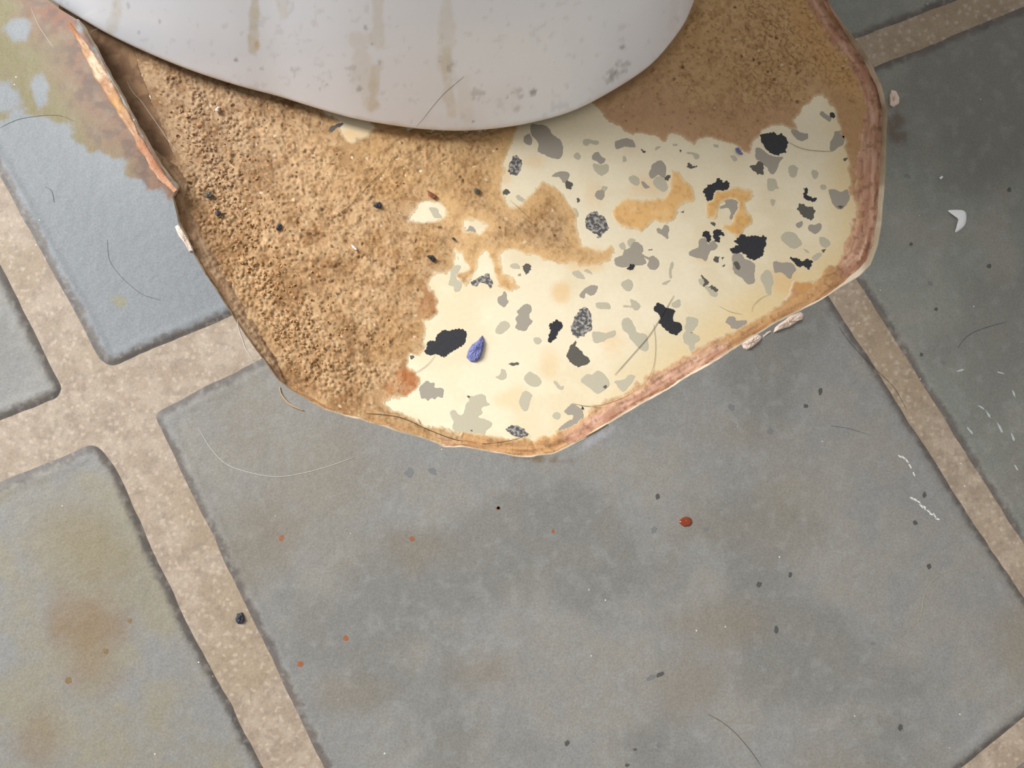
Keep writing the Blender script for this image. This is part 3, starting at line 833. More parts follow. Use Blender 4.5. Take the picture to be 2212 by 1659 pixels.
# thin patches
for poly, lab, colr in ((PATCH, 'thin tan adhesive patch left on the flecked cream floor', S(226, 180, 118)),
                        (RING, 'thin tan hook-shaped adhesive patch touching a black fleck', S(222, 174, 106)),
                        (GOLD, 'thin golden adhesive stain by the grout end at the cut edge', S(200, 152, 96))):
    sdp = sdist(gx, gy, poly) + (nB - 0.5) * 7 + (nC - 0.5) * 5
    c = np.broadcast_to(colr, gx.shape + (3,)).copy()
    c = mixc(c, S(192, 148, 98), sstep(0.5, 0.75, nC) * 0.5)
    c = mixc(c, S(234, 196, 140), sstep(0.55, 0.75, nB) * 0.5)
    if poly is GOLD: c = mixc(c, S(186, 138, 108), sstep(0.45, 0.6, nB) * 0.8); sdp = sdp + (nA - .5) * 40
    c = mixc(c, CREAM, sstep(7, 0, sdp) * 0.7)
    hgt = 0.00016 + 0.0001 * sstep(0, 10, sdp) + 0.00016 * (nC - 0.5)
    o = region_mesh('adhesive_patch', sdp, hgt, c, M_PATCH, inner)
    tag(o, lab, 'adhesive patch')

# torn backing and dirt along the cut (heights fall away from the vinyl edge)
fib = fbm(cs * 0.10, cdist * 1.4, 7, 4, 23)
fib2 = fbm(cs * 0.25, cdist * 1.0, 9, 3, 27)
bwv = bw * (1.0 + 0.5 * (fbm(cs, cs * 0, 70, 3, 29) - 0.5) + 0.55 * (nB - 0.5))
bwv = np.where(gx < 700, bwv * sstep(285, 400, gy) - 6 * (gy < 300), bwv)
sdb = bwv - cdist
pink = sstep(1.3, 1.9, bk); dirt = sstep(0.7, 0.2, bk); tan_ = 1 - np.maximum(pink, dirt)
rt = sstep(1650, 1800, gx)
crev = np.exp(-((cdist - (7 + 7 * rt) - 8 * (fbm(cs, cs * 0, 50, 3, 34) - .5)) / (2.5 + 3.5 * rt)) ** 2) * sstep(0.42, 0.56, fbm(cs, cs * 0, 60, 3, 35) + 0.16 * rt) * pink * (0.45 + 0.55 * rt)
led = sstep(0, 16, sdb)
rel = np.clip(cdist / np.maximum(bwv, 1), 0, 1)
hb = pink * (0.0009 * led * (1 - rel) + 0.00015 * led + 0.00025 * sstep(0.45, 0.6, fib) * led - 0.0002 * sstep(0.6, 0.7, fib2) * led + 0.0002 * (nB - .5) * led - 0.0004 * sstep(10, 2, cdist) * rt * led - 0.0011 * crev)
hb = hb + tan_ * (0.0007 * led + 0.0004 * (fib - 0.4) * led + 0.0006 * sstep(12, 0, cdist))
hb = hb + dirt * (0.0022 * sstep(1.0, 0.0, cdist / np.maximum(bw, 1)) * led + 0.0009 * (nC - 0.45) * led + 0.0005 * (fib - 0.5) * led)
hb = np.clip(hb + 0.0002 * (nC - 0.5), 0.00005, 0.0031) + 0.00004
cb = mixc(S(188, 142, 118), S(204, 164, 138), sstep(0.4, 0.6, fib2))
cb = mixc(cb, S(206, 168, 134), sstep(0.35, 0.9, rel) * 0.6 * (1 - 0.7 * rt))
cb = mixc(cb, S(158, 112, 90), sstep(0.5, 0.66, fib) * 0.5)
cb = mixc(cb, S(222, 178, 158), sstep(0.62, 0.75, fib2) * 0.6)
ct = mixc(S(178, 136, 96), S(196, 152, 106), sstep(0.4, 0.6, fib2)); ct = mixc(ct, S(138, 96, 64), sstep(0.52, 0.68, fib) * 0.6)
cdm = mixc(S(144, 114, 86), S(164, 136, 106), sstep(0.4, 0.65, fib2)); cdm = mixc(cdm, S(116, 88, 64), sstep(0.5, 0.66, nC) * 0.5)
cb = cb * pink[..., None] + ct * tan_[..., None] + cdm * dirt[..., None]
cb = mixc(cb, S(112, 82, 60), sstep(0.56, 0.72, nC) * 0.45)
cb = mixc(cb, S(200, 160, 104), sstep(20, 0, sdb) * (1 - dirt) * 0.45)
cb = mixc(cb, CREAM, sstep(6, 0, sdb) * (1 - dirt) * 0.5)
band = region_mesh('torn_backing', sdb, hb, cb, M_PAPER, inner & ((gy > 280) | (gx > 1000)))
band.parent = floor
band['label'] = 'torn pinkish paper backing and dirt along the cut'

# dark grimy strip of floor under the lifted vinyl edge
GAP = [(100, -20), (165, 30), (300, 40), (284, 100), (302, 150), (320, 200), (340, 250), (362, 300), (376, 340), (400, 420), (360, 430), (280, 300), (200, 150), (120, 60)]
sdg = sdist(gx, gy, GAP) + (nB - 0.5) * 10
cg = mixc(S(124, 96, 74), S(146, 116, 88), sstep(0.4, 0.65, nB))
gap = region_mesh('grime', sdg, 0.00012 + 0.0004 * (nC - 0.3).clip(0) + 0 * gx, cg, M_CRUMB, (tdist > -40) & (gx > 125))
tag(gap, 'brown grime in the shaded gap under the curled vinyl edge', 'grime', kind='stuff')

# ------------------------------------------------------------------ toilet
k_ = D / 0.30
ZB = 0.0038
vis = P(*np.array(smooth_line(TOILET_PX, 4.0)).T, ZB)[:, :2]
CLOSE = np.array([(.0875, .205), (.089, .235), (.080, .29), (.056, .36), (.02, .42), (-.03, .46), (-.09, .475), (-.15, .46), (-.2, .42), (-.235, .35), (-.25, .29), (-.25, .24), (-.238, .205), (-.216, .178)]) * k_
loop = np.vstack([vis, smooth_line(np.vstack([vis[-1:], CLOSE, vis[:1]]), 0.004)[1:-1]])
loop = resample(loop, 0.00055)
for _ in range(40):
    loop = loop * 0.5 + 0.25 * (np.roll(loop, 1, 0) + np.roll(loop, -1, 0))
hid = sstep(70, -60, proj(np.column_stack([loop, np.full(len(loop), ZB)]))[1])[:, None]
for _ in range(3000):                       # even out the hidden run of the outline
    sm = loop * 0.5 + 0.25 * (np.roll(loop, 1, 0) + np.roll(loop, -1, 0))
    loop = loop * (1 - hid) + sm * hid
cen = np.array([-0.075, 0.235]) * k_
tl = np.roll(loop, -1, 0) - np.roll(loop, 1, 0); tl /= np.linalg.norm(tl, axis=1)[:, None]
nl = np.stack([tl[:, 1], -tl[:, 0]], -1)
if ((loop - cen) * nl).sum() < 0: nl = -nl
prof = []                                   # (height, inset in metres, scale about the centre)
for a in np.linspace(0, math.pi / 2, 7):
    prof.append((ZB + 0.002 * (1 - math.cos(a)), 0.002 * (1 - math.sin(a)), 1.0))
for z in np.arange(0.0066, 0.075, 0.0008):
    prof.append((z, 0.0 + (z - 0.0058) * 0.27, 1.0))
for z, s in ((0.085, .99), (0.1, .975), (0.125, .965), (0.15, .975), (0.175, 1.0), (0.2, 1.04), (0.23, 1.10), (0.26, 1.16), (0.29, 1.2), (0.32, 1.22), (0.345, 1.225), (0.352, 1.222)):
    prof.append((z, 0.019, s))
ring = []
for z, ins, s in prof:
    p = cen + (loop - nl * ins - cen) * s
    ring.append(np.column_stack([p, np.full(len(p), z)]))
V = np.concatenate(ring); n = len(loop); R_ = len(prof)
r_, i_ = np.meshgrid(np.arange(R_ - 1), np.arange(n), indexing='ij')
ccw = np.sum(loop[:, 0] * np.roll(loop[:, 1], -1) - np.roll(loop[:, 0], -1) * loop[:, 1]) > 0
Fq = np.stack([r_ * n + i_, r_ * n + (i_ + 1) % n, (r_ + 1) * n + (i_ + 1) % n, (r_ + 1) * n + i_], -1).reshape(-1, 4)
if not ccw: Fq = Fq[:, ::-1]
px_, py_ = proj(V)
low = V[:, 2] < 0.09
c = np.broadcast_to(S(244, 246, 252), (len(V), 3)).copy()
nz = fbm(px_, py_, 26, 4, 37); nz2 = fbm(px_, py_, 9, 3, 41)
STREAKS = [(555, -60, 545, 108, 13, .55), (600, -60, 612, 30, 14, .25), (258, -20, 245, 60, 16, .28), (820, -30, 815, 90, 20, .30), (775, 90, 795, 215, 30, .24), (812, 150, 806, 222, 18, .42), (968, -20, 960, 140, 22, .26),
           (965, 110, 972, 245, 15, .34), (1000, 180, 1010, 250, 20, .15), (1460, 0, 1450, 60, 12, .12)]
for x0, y0, x1, y1, w, a in STREAKS:
    dx, dy = x1 - x0, y1 - y0; L2 = dx * dx + dy * dy
    t = np.clip(((px_ - x0) * dx + (py_ - y0) * dy) / L2, 0, 1)
    d = np.hypot(px_ - x0 - t * dx, py_ - y0 - t * dy) + (nz - 0.5) * w * 1.1
    c = mixc(c, S(206, 190, 148), sstep(w, w * 0.45, d) * a * (0.6 + 0.6 * nz2) * low)
c = mixc(c, S(206, 172, 116), sstep(9, 3, np.hypot(px_ - 556, (py_ - 98) * 0.7) + (nz2 - .5) * 6) * 0.6)
# rim of dirt at the very foot
c = mixc(c, S(206, 182, 138), sstep(0.0076, 0.0044, V[:, 2] + (nz - 0.5) * 0.003) * 0.5)
for cx, cy, r, a in ((803, 96, 5, .8), (345, 45, 6, .75), (509, 130, 6, .6), (775, 194, 9, .45), (790, 60, 6, .4), (565, 150, 5, .3), (640, 155, 14, .25), (700, 187, 9, .35), (1150, 196, 9, .6), (1120, 198, 16, .3), (1035, 200, 14, .3), (1115, 235, 12, .3),
                     (1345, 105, 8, .5), (1345, 140, 14, .35), (1330, 160, 14, .35), (1320, 172, 12, .3), (820, 135, 6, .4), (760, 150, 12, .25), (970, 145, 12, .35), (278, 10, 8, .3), (300, 70, 4, .3), (1022, 263, 5, .6), (1095, 210, 6, .4), (950, 130, 8, .3)):
    q = np.hypot(px_ - cx, py_ - cy) + (nz2 - 0.5) * r * 2.2 + (nz - .5) * r
    c = mixc(c, S(112, 106, 104), sstep(r, r * 0.3, q) * a * low)
smz2 = fbm(px_, py_, 16, 4, 45)
c = mixc(c, S(180, 176, 176), sstep(0.66, 0.8, smz2) * 0.2 * low)
toilet = bpy.data.objects.new('toilet', None)
toilet.location = (cen[0], cen[1], 0)
col.objects.link(toilet)
tag(toilet, 'white porcelain toilet foot with yellow drip stains, standing in the cut', 'toilet')
V0 = V - np.array([cen[0], cen[1], 0])
ped = mk('pedestal', V0, Fq, M_PORC, toilet, True, c)
# rim and the inside of the bowl on top
m2 = 160
lp = resample(loop, 1.0 * np.linalg.norm(np.diff(np.vstack([loop, loop[:1]]), axis=0), axis=1).sum() / m2)
m2 = len(lp)
ring = []
for z, s in ((0.345, 1.13), (0.352, 1.15), (0.362, 1.155), (0.370, 1.14), (0.372, 1.11), (0.371, 0.95), (0.366, 0.9), (0.345, 0.87), (0.30, 0.82), (0.25, 0.66), (0.21, 0.4), (0.20, 0.1)):
    p = (lp - cen) * s
    ring.append(np.column_stack([p, np.full(m2, z)]))
r_, i_ = np.meshgrid(np.arange(len(ring) - 1), np.arange(m2), indexing='ij')
Fr = np.stack([r_ * m2 + i_, r_ * m2 + (i_ + 1) % m2, (r_ + 1) * m2 + (i_ + 1) % m2, (r_ + 1) * m2 + i_], -1).reshape(-1, 4)
if not ccw: Fr = Fr[:, ::-1]
mk('bowl_rim', np.concatenate(ring), Fr, M_PORC, toilet, True, np.broadcast_to(S(238, 238, 244), (m2 * len(ring), 3)))

# ------------------------------------------------------------------ marks on the tiles (parts of their tile)
M_SPECK = mat('dark_speck', S(78, 78, 74), 0.5, 0.15)
M_SPECKL = mat('soft_grey_speck', S(112, 113, 112), 0.5, 0.1)
M_RUST = mat('rust_spot', S(146, 84, 52), 0.5, 0.2)
M_BROWN = mat('brown_spot', S(120, 96, 60), 0.5, 0.2)
M_SCUFF = mat('white_scuff', S(212, 212, 206), 0.6, 0.2, 3000)
rs = random.Random(4)


def blob(cx, cy, rx, ry, ang, n=14, jit=0.22):
    a = np.linspace(0, 2 * math.pi, n, endpoint=False)
    r = np.array([1 + rs.uniform(-jit, jit) for _ in a])
    x = np.cos(a) * rx * r; y = np.sin(a) * ry * r
    ca, sa = math.cos(ang), math.sin(ang)
    return np.stack([cx + x * ca - y * sa, cy + x * sa + y * ca], -1)


def on_tile(name, poly, m, tile, up=3e-5):
    zc = ztop(poly[:, 0], poly[:, 1]).max() + 2e-5
    o = slab(name, poly, zc - 1e-5, zc + up, m, tiles[tile])
    return o


for cx, cy, rx, ry, an in ((1665, 932, 7, 7, 0), (1580, 880, 7, 7, 0), (1421, 1073, 5, 6, 0), (1412, 1145, 6, 8, .5), (1525, 1143, 6, 5, 0), (1640, 1263, 5, 7, .3), (1677, 1360, 5, 9, .2), (1885, 1390, 6, 4, 0), (1945, 1571, 5, 8, 0),
                           (1423, 1610, 6, 5, 0), (1772, 846, 4, 8, .2), (1741, 877, 5, 4, 0), (1997, 1069, 4, 7, 0), (1977, 1129, 5, 5, 0), (1077, 1097, 4, 4, 0), (2007, 1224, 5, 6, 0), (1225, 1605, 5, 7, .3), (1707, 1242, 4, 6, 0), (1372, 1619, 4, 3, 0), (1355, 1653, 5, 4, 0)):
    on_tile('speck', blob(cx, cy, rx, ry, an), M_SPECK if rx < 6 else M_SPECKL, 'large')
on_tile('speck', blob(1427, 1457, 9, 5, -.5), M_SPECK, 'large')
on_tile('speck', blob(1406, 1464, 11, 5, -.5), M_SPECKL, 'large')
for cx, cy, rx in ((935, 1018, 9), (884, 1022, 11)):
    on_tile('speck', blob(cx, cy, rx, rx * .8, .6, 14, .35), M_SPECKL, 'large')
for cx, cy, rx in ((608, 1162, 6), (648, 1435, 7), (747, 1378, 6), (1195, 1148, 4), (890, 1164, 5), (1075, 1098, 4)):
    on_tile('rust_spot', blob(cx, cy, rx, rx, 0), M_RUST, 'large')
for cx, cy, rx in ((148, 1470, 7), (228, 1407, 6), (280, 1341, 5)):
    on_tile('brown_spot', blob(cx, cy, rx, rx, 0), M_BROWN, 'lower_left')
for cx, cy, rx, ry in ((2137, 575, 5, 5), (2010, 612, 6, 5), (2180, 410, 5, 5), (2022, 668, 4, 4), (1990, 766, 4, 4), (2038, 783, 6, 4), (1968, 527, 4, 4), (1960, 380, 8, 4)):
    on_tile('speck', blob(cx, cy, rx, ry, .5), M_SPECK if rx < 6 else M_SPECKL, 'right')
for i in range(9):
    t = i / 8.0
    on_tile('scuff_or_glint', blob(1970 + 55 * t + rs.uniform(-2, 2), 1075 + 46 * t + rs.uniform(-2, 2), 5.5, 2.2, 0.7 + rs.uniform(-.5, .5), 9, .4), M_SCUFF, 'large')
for i in range(5):
    t = i / 4.0
    on_tile('scuff_or_glint', blob(1944 + 30 * t, 984 + 38 * t * t + 2, 6, 1.8, 0.6 + .6 * t, 9, .3), M_SCUFF, 'large')
for cx, cy, rx, ry, an in ((2135, 895, 10, 2.5, 1.0), (2120, 880, 8, 2, .6), (2160, 925, 12, 3, 1.1), (2188, 945, 10, 2.5, 1.2), (2160, 805, 9, 2, .3), (2095, 930, 9, 2, .9), (2190, 850, 7, 2, 1.2), (2075, 800, 10, 2, -.2), (2195, 1010, 8, 2, 1.0)):
    on_tile('scuff_or_glint', blob(cx, cy, rx, ry, an, 10, .35), mat('faint_glint', S(176, 182, 178), .5, .1) if cx == 2135 else bpy.data.materials['faint_glint'], 'right')  # highlights on the embossed wrinkles, painted as pale slivers

# ------------------------------------------------------------------ loose things lying about
def lump(name, poly, z0, h, m, jag=0.3, seed=0, tilt=(0, 0), rings=4):
    """small solid piece: outline with a rounded, uneven top"""
    d = resample(np.array(poly, float), 3.0); n = len(d)
    r = np.random.RandomState(seed)
    a = 0.5 * np.sum(d[:, 0] * np.roll(d[:, 1], -1) - np.roll(d[:, 0], -1) * d[:, 1])
    if a > 0: d = d[::-1]
    cen_ = d.mean(0); V = []; ex = d.max(0) - d.min(0)
    tz = lambda q: ((q - cen_) / (ex + 1e-6)) @ np.array(tilt)
    for k in range(rings + 1):
        u = k / rings
        q = cen_ + (d - cen_) * (1 - 0.88 * u ** 1.6) + (r.rand(n, 2) - .5) * 1.5 * jag * (k > 0)
        zz = z0 + h * math.sin(math.pi / 2 * min(1, u * 1.4)) * (1 + jag * (r.rand(n) - .5) * (k > 0)) + tz(q) * (k > 0)
        V.append(P(q[:, 0], q[:, 1], np.maximum(zz, z0)))
    V.append(P(cen_[0:1], cen_[1:2], z0 + h))
    Fc = [(k * n + i, k * n + (i + 1) % n, (k + 1) * n + (i + 1) % n, (k + 1) * n + i) for k in range(rings) for i in range(n)]
    top = (rings + 1) * n
    Fc += [(rings * n + i, rings * n + (i + 1) % n, top) for i in range(n)]
    Fc += [tuple(range(n))[::-1]]
    V = np.concatenate(V); c0 = np.array([*V[:n, :2].mean(0), V[:, 2].min()])
    o = mk(name, V - c0, Fc, m, None, False)
    o.location = c0
    return o


def zt1(x, y):
    return float(ztop(np.array([x], float), np.array([y], float))[0]) + 2e-5


def crop(o, s, pts):
    return np.array(pts, float) * s + np.array(o, float)


M_PUTTY = mat('pale_putty', S(226, 206, 190), 0.85, 0.12, 1500, 0.6, 1800, bdist=0.0003)
M_WHITE = mat('white_flake', S(232, 232, 232), 0.5, 0.06)
M_BLUE = mat('blue_flake', S(96, 100, 156), 0.6, 0.25, 1500, 0.4, 1500, color2=S(120, 124, 168))
M_RED = mat('dried_red_drop', S(128, 52, 24), 0.12, 0.2, spec=0.6)
M_DARK = mat('dark_crumb', S(58, 60, 70), 0.7, 0.3)
M_RB = mat('reddish_flake', S(140, 88, 58), 0.8, 0.2)
k6 = 360 / 2212.0
o = lump('putty_crumb', crop((1560, 530), k6, [(260, 1310), (300, 1280), (360, 1240), (400, 1215), (480, 1180), (530, 1220), (500, 1270), (400, 1350), (330, 1390), (280, 1370)]), zt1(1620, 742), 0.0011, M_PUTTY, .5, 1)
tag(o, 'stubby cracked pale putty crumb on the tile by the cut edge', 'crumb')
o = lump('putty_strip', crop((1560, 530), k6, [(680, 1160), (700, 1090), (760, 1040), (850, 980), (890, 940), (980, 910), (1040, 880), (1080, 920), (1070, 980), (1000, 1010), (900, 1080), (800, 1110)]), zt1(1700, 697), 0.0011, M_PUTTY, .45, 2)
tag(o, 'long pale putty strip tapering towards the shorter putty crumb', 'crumb')
o = lump('putty_thread', crop((1560, 530), k6, [(540, 1200), (600, 1150), (640, 1130), (660, 1140), (600, 1180), (550, 1220)]), zt1(1657, 722), 0.0003, M_PUTTY, .4, 3, rings=2)
tag(o, 'thin putty thread joining the two pale putty pieces', 'crumb')
k3 = 600 / 2212.0
o = lump('plaster_chip', crop((300, 380), k3, [(282, 400), (310, 380), (350, 430), (390, 500), (428, 570), (436, 600), (400, 606), (366, 540), (318, 480)]), zt1(396, 514), 0.0009, M_PUTTY, .4, 4)
tag(o, 'pale pink plaster sliver lying along the straight cut edge of the blue-grey tile', 'chip')
k4 = 462 / 2190.0
o = lump('plaster_chip', crop((1750, 0), k4, [(830, 920), (880, 930), (915, 1000), (910, 1060), (850, 1100), (815, 1080), (812, 980)]), zt1(1932, 213), 0.0012, M_PUTTY, .35, 5)
tag(o, 'rounded off-white plaster chip at the bulging corner of the cut', 'chip')
k5 = 712 / 2212.0
o = lump('paint_flake', smooth_line(crop((1500, 0), k5, [(1700, 1415), (1760, 1408), (1810, 1415), (1826, 1450), (1812, 1515), (1750, 1560), (1772, 1500), (1758, 1455)]), 3, True), zt1(2070, 470), 0.0006, M_WHITE, .15, 6)
tag(o, 'white crescent-shaped paint flake lying on the greenish tile', 'flake')
o = lump('paint_flake', crop((1500, 0), k5, [(1640, 1195), (1662, 1178), (1672, 1188), (1655, 1206)]), zt1(2034, 383), 0.0005, M_WHITE, .2, 7, rings=2)
tag(o, 'tiny white paint flake on the greenish tile near the crescent flake', 'flake')
o = lump('blue_flake', crop((860, 600), CS, [(1340, 915), (1372, 990), (1365, 1100), (1330, 1230), (1300, 1300), (1220, 1345), (1150, 1335), (1090, 1270), (1110, 1170), (1180, 1060), (1260, 1010)]), 0.0002, 0.0012, M_BLUE, .25, 8, tilt=(0.0006, 0))
tag(o, 'blue pointed flake beside the large black fleck on the cream floor', 'flake')
o = lump('purple_flake', crop((1340, 250), CS, [(1830, 520), (1880, 500), (1920, 560), (1960, 610), (1910, 620), (1850, 580)]), 0.0002, 0.0006, M_BLUE, .2, 9)
tag(o, 'small violet flake at the edge of the residue behind the toilet', 'flake')
o = lump('red_drop', blob(1483, 1128, 14, 10, .1), zt1(1483, 1128), 0.0005, M_RED, .12, 10)
tag(o, 'glossy dried red-brown drop on the large grey tile', 'drop')
o = lump('dark_crumb', blob(519, 1334, 10, 12, .3, 12, .3), zt1(519, 1334), 0.0009, M_DARK, .4, 11)
tag(o, 'small dark crumb lying in the tan grout line', 'crumb')
o = lump('black_stone', crop((860, 420), CS, [(450, 980), (500, 965), (560, 970), (600, 1020), (590, 1060), (550, 1075), (500, 1030)]), 0.0006, 0.0009, CHIPM['K'], .35, 12)
tag(o, 'small black stone bedded in the brown residue', 'stone')
o = lump('dark_grit', crop((860, 420), CS, [(855, 700), (880, 675), (920, 720), (890, 740)]), 0.0004, 0.0008, M_DARK, .3, 13, rings=2)
tag(o, 'tiny dark grit grain on the thin residue near a pale bare spot', 'grit')
o = lump('red_flake', crop((640, 180), 500 / 2212.0, [(1250, 1020), (1310, 1050), (1350, 1080), (1320, 1112), (1262, 1072)]), 0.0006, 0.0008, M_RB, .3, 14)
tag(o, 'reddish brown flake on the residue above the bare cream window', 'flake')
o = lump('white_sliver', crop((300, 380), k3, [(1688, 545), (1705, 550), (1742, 585), (1732, 597), (1702, 575)]), 0.0008, 0.0007, M_WHITE, .2, 15, rings=2)
tag(o, 'white sliver in the middle of the brown residue', 'sliver')
for i, (cx, cy, r, zc, lab) in enumerate(((450, 421, 9, .0012, 'dark grey pebble in the residue near the flap tip of the curl'), (472, 461, 8, .0012, 'dark violet pebble in the coarse crumbs below the grey pebble'), (602, 490, 8, .0009, 'black grain between coarse crumbs and smooth residue'),
                                          (815, 443, 9, .0006, 'dark tuft of grit on the smooth residue under a long hair'), (1030, 412, 7, .0005, 'grey-violet grain on the residue near the reddish flake'), (470, 237, 6, .0012, 'pale crumb on the grey-brown residue beneath the toilet edge'))):
    o = lump('pebble', blob(cx, cy, r, r * .8, i, 11, .35), zc, 0.0010, M_PUTTY if i == 5 else (CHIPM['D'] if i in (0, 4) else M_DARK), .4, 20 + i, rings=3)
    tag(o, lab, 'pebble')

# coarse loose crumbs on the residue, too many to count: one object
rc = np.random.RandomState(12)
cv, cf, ccol = [], [], []
ico = np.array([(0, 0, 1), (.9, 0, .4), (.28, .86, .42), (-.72, .53, .45), (-.72, -.53, .38), (.28, -.86, .44), (.7, .5, -.4), (-.3, .85, -.4), (-.9, 0, -.4), (-.3, -.85, -.4), (.7, -.5, -.4)])
icf = [(0, 1, 2), (0, 2, 3), (0, 3, 4), (0, 4, 5), (0, 5, 1), (1, 6, 2), (2, 7, 3), (3, 8, 4), (4, 9, 5), (5, 10, 1), (2, 6, 7), (3, 7, 8), (4, 8, 9), (5, 9, 10), (1, 10, 6)]
hl = {'l': (sdl,), 'r': (sdr,)}
cnt = 0
while cnt < 700:
    u = rc.rand()
    if u < 0.62:      # along the left cut and the upper left
        t = rc.rand(); ax = 330 + 270 * t; ay = 250 + 560 * t
        x = ax + abs(rc.randn()) * 75 + 25; y = ay - abs(rc.randn()) * 25
    elif u < 0.82:
        x, y = rc.uniform(300, 900), rc.uniform(130, 850)
    else:
        x, y = rc.uniform(1330, 1830), rc.uniform(-20, 300)
    i = int((y + GY0) / GS); j = int((x - 120) / GS)
    if not (0 <= i < gh and 0 <= j < gw) or od[i, j] < 14 or tdist[i, j] < 6:
        continue
    sdv = sdl[i, j] if x < 1200 else sdr[i, j]
    if sdv < 10: continue
    cnt += 1
    r = rc.uniform(1.6, 3.6) * PX * (1.25 if u < 0.62 else 1.0)
    z = (HL if x < 1200 else HR)[i, j] + 0.2 * r
    ro = Euler(rc.rand(3) * 6).to_matrix()
    v = ico * (0.75 + 0.5 * rc.rand(11, 1)) * np.array([1, rc.uniform(.6, 1), .75]) * r
    v = v @ np.array(ro).T + P(x, y, z)
    cf.extend([tuple(q + len(cv) * 11 for q in f) for f in icf]); cv.append(v)
    b = S(196, 152, 104) if x < 1200 else S(190, 146, 98)
    if x < 520 and y < 520: b = S(188, 150, 116)
    ccol.append(np.tile(b * rc.uniform(.8, 1.25), (11, 1)))
o = mk('loose_crumbs', np.concatenate(cv), np.array(cf), M_CRUMB, None, False, np.concatenate(ccol))
tag(o, 'loose brown crumbs scattered over the adhesive residue', 'crumbs', kind='stuff')

# ------------------------------------------------------------------ hairs
HM = {'dark': mat('dark_hair', S(52, 40, 32), .4, 0), 'brown': mat('brown_hair', S(120, 90, 60), .4, 0), 'white': mat('white_hair', S(220, 216, 208), .4, 0), 'pale': mat('pale_hair', S(176, 170, 140), .4, 0)}


def hair(pts, kind, label, z=None, r=0.00006, on='vinyl', name='hair', cat='hair', points3=None):
    if points3 is None:
        q = smooth_line(pts, 5.0)
        if on == 'vinyl':
            zz = ztop(q[:, 0], q[:, 1]) + r * 1.05 + 3e-5
        else:
            zz = np.full(len(q), z if z is not None else 0.0002)
            i = np.clip(((q[:, 1] + GY0) / GS).astype(int), 0, gh - 1); j = np.clip(((q[:, 0] - 120) / GS).astype(int), 0, gw - 1)
            if z is None:
                zz = np.where((sdl[i, j] > 0), HL[i, j] + 0.0003, np.where(cdist[i, j] < bw[i, j], 0.0019, 0.00022))
                kk = np.ones(9) / 9.0
                zz = np.convolve(np.pad(zz, 4, mode='edge'), kk, 'valid')
        p3 = P(q[:, 0], q[:, 1], zz)
    else:
        p3 = points3
    c0 = p3.mean(0); c0[2] = p3[:, 2].min(); n = len(p3); m = 5
    t = np.gradient(p3, axis=0); t /= np.linalg.norm(t, axis=1)[:, None] + 1e-12
    up = np.array([0, 0, 1.0]); a = np.cross(t, up); a /= np.linalg.norm(a, axis=1)[:, None] + 1e-12; b = np.cross(a, t)
    tap = np.minimum(1, np.minimum(np.arange(n) + 1, n - np.arange(n)) / 6.0)[:, None] * 0.6 + 0.4
    V = np.stack([p3 - c0 + (a * math.cos(k * 2 * math.pi / m) + b * math.sin(k * 2 * math.pi / m)) * r * tap for k in range(m)], 1).reshape(-1, 3)
    Fc = [(i * m + k, i * m + (k + 1) % m, (i + 1) * m + (k + 1) % m, (i + 1) * m + k) for i in range(n - 1) for k in range(m)]
    Fc += [tuple(range(m))[::-1], tuple((n - 1) * m + k for k in range(m))]
    o = mk(name, V, Fc, HM[kind], None, True)
    o.location = c0
    return tag(o, label, cat)


hair([(1456, 638), (1430, 682), (1400, 728), (1366, 767), (1328, 810)], 'dark', 'long straight dark hair crossing a black fleck on the cream floor', on='in', r=7e-5)
hair([(1412, 700), (1416, 740), (1414, 780), (1405, 810), (1390, 830), (1385, 842)], 'brown', 'fine curved brown hair beside the long straight one on the cream floor', on='in', r=5e-5)
hair([(855, 328), (835, 360), (800, 396), (760, 440), (722, 470), (700, 492)], 'dark', 'long brown hair lying on the residue below the toilet front', on='in', r=6e-5)
hair([(790, 893), (840, 897), (875, 905), (930, 930), (985, 950), (1030, 957), (1060, 958), (1110, 950), (1143, 938)], 'dark', 'dark curved hair along the lowest corner of the cut', on='in', r=8e-5)
hair([(1236, 871), (1265, 877), (1295, 876), (1325, 868), (1350, 858), (1366, 849)], 'dark', 'dark bent hair running onto the pink torn backing', on='in', r=6e-5)
hair([(1700, 305), (1725, 318), (1755, 325), (1800, 327)], 'brown', 'hair curving out from the round black fleck', on='in', r=7e-5)
hair([(577, 768), (609, 771), (631, 760), (658, 738), (680, 719), (701, 695)], 'dark', 'dark hair lying on the residue near the straight cut wall', on='in', z=0.0019, r=6e-5)
hair([(940, 767), (925, 786), (903, 802), (884, 810)], 'brown', 'short hair between the large black fleck and the rusty residue', on='in', r=5e-5)
hair([(1102, 433), (1125, 453), (1144, 473)], 'brown', 'short straight hair across the residue between two pale bare spots', on='in', z=0.0010, r=6e-5)
hair([(1666, 636), (1651, 640), (1638, 649), (1627, 661), (1624, 674)], 'brown', 'thin arched hair near the golden adhesive stain', on='in', r=4.5e-5)
hair([(1553, 661), (1570, 670), (1583, 675), (1604, 679)], 'brown', 'faint short hair on bare cream floor between arched hair and black fleck', on='in', r=4.5e-5)
hair([(275, 176), (279, 186), (290, 203), (304, 217), (325, 247), (347, 279), (363, 303), (380, 325)], 'white', 'white hair hanging over the dark gap by the curl', on='in', z=0.0022, r=5e-5)
hair([(213, 62), (200, 66), (192, 74), (190, 84)], 'white', 'short looped white hair in the dark gap under the toilet edge', on='in', z=0.0045, r=5e-5)
hair([(861, 461), (868, 463), (880, 466)], 'white', 'short pale bristle at the end of the oval bare cream spot', on='in', z=0.0014, r=8e-5)
hair([(428, 923), (455, 968), (490, 1003), (545, 1022), (600, 1030), (660, 1021), (720, 1004), (766, 987)], 'white', 'long white hair arching across the corner of the large tile', r=6.5e-5)
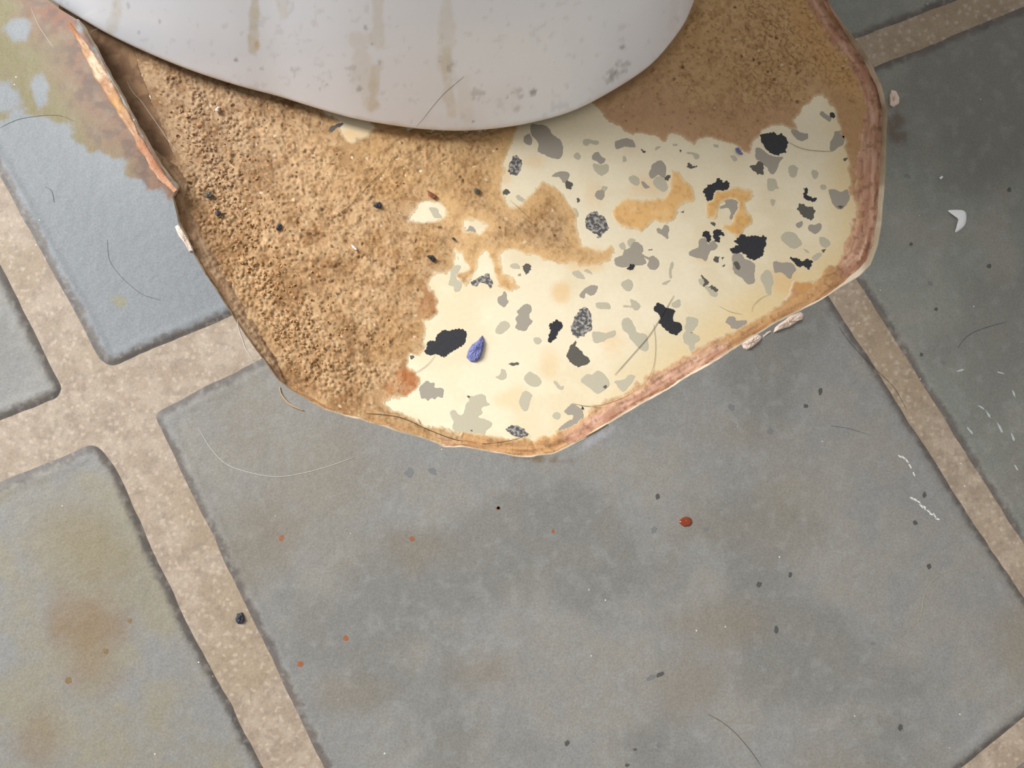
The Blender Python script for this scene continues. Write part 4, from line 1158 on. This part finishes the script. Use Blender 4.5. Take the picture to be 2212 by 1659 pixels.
hair([(1528, 1542), (1560, 1560), (1590, 1585), (1620, 1620), (1646, 1657)], 'dark', 'dark curved hair on the large tile far from the cut', r=5.5e-5)
hair([(2080, 1228), (2040, 1238), (2012, 1258), (1996, 1290), (1987, 1335), (1962, 1357), (1930, 1374)], 'pale', 'faint yellowish hair on the large tile near the narrow grout line', r=4.5e-5)
hair([(2070, 750), (2085, 730), (2105, 717), (2135, 706), (2172, 696)], 'dark', 'thin grey hair on the greenish tile with painted glints', r=4.5e-5)
hair([(1812, 706), (1832, 735), (1868, 775), (1900, 806), (1932, 838), (1958, 885)], 'dark', 'dark hair lying across the narrow brown grout line', r=5e-5)
hair([(232, 518), (236, 560), (255, 590), (280, 615), (310, 637), (347, 648)], 'dark', 'curved dark hair in the middle of the blue-grey tile', r=4.5e-5)
hair([(97, 403), (108, 409), (114, 420), (117, 438)], 'dark', 'short hooked dark hair on the blue-grey tile by the grout line', r=7e-5)
hair([(0, 276), (40, 258), (90, 250), (130, 250), (160, 262)], 'dark', 'hair along the border of the brown stain', r=4.5e-5)
hair([(66, 14), (85, 58), (118, 106)], 'white', 'straight white hair lying on the brown stain', r=5.5e-5)
hair([(1880, 1160 - 220), (1830, 915 + 10), (1795, 912 + 8)], 'dark', 'faint short hair on the large tile beside the narrow grout line', r=3.5e-5)
HM['fibre'] = mat('tan_fibre', S(186, 156, 118), .8, .1)
hair([(604, 836), (607, 850), (618, 866), (632, 877), (656, 887)], 'fibre', 'curled tan backing fibre sticking out at the bend of the cut', r=2.6e-4, name='backing_fibre', cat='fibre')


hair([(512, 690), (516, 712), (524, 735), (530, 752), (540, 768), (548, 780)], 'white', 'pale torn fibre across the cut end of the tan grout line', r=9e-5, name='torn_fibre', cat='fibre')
hair([(1240, 956), (1262, 944), (1290, 929), (1312, 916)], 'fibre', 'pinkish torn fibre lying along the slanting cut edge', r=2.2e-4, name='backing_fibre', cat='fibre')

# hair on the porcelain: found by following the photograph's line to the wall of the foot
from mathutils.bvhtree import BVHTree
bv = BVHTree.FromPolygons([tuple(v) for v in V0 + np.array([cen[0], cen[1], 0])], [tuple(int(i) for i in f) for f in Fq])
q = smooth_line([(1003, 165), (960, 202), (932, 234), (915, 256), (892, 281)], 6)
p3 = []
for a in q:
    d = RM @ np.array([(a[0] - W / 2) / F, -(a[1] - H / 2) / F, -1.0])
    hit = bv.ray_cast(Vector(CAM), Vector(d).normalized())
    if hit[0] is not None:
        p3.append(np.array(hit[0] + hit[1] * (7e-5 if hit[1].dot(Vector(d)) < 0 else -7e-5)))
if len(p3) > 4:
    hair(None, 'dark', 'thin dark hair stuck to the front of the white toilet foot', r=5e-5, points3=np.array(p3))
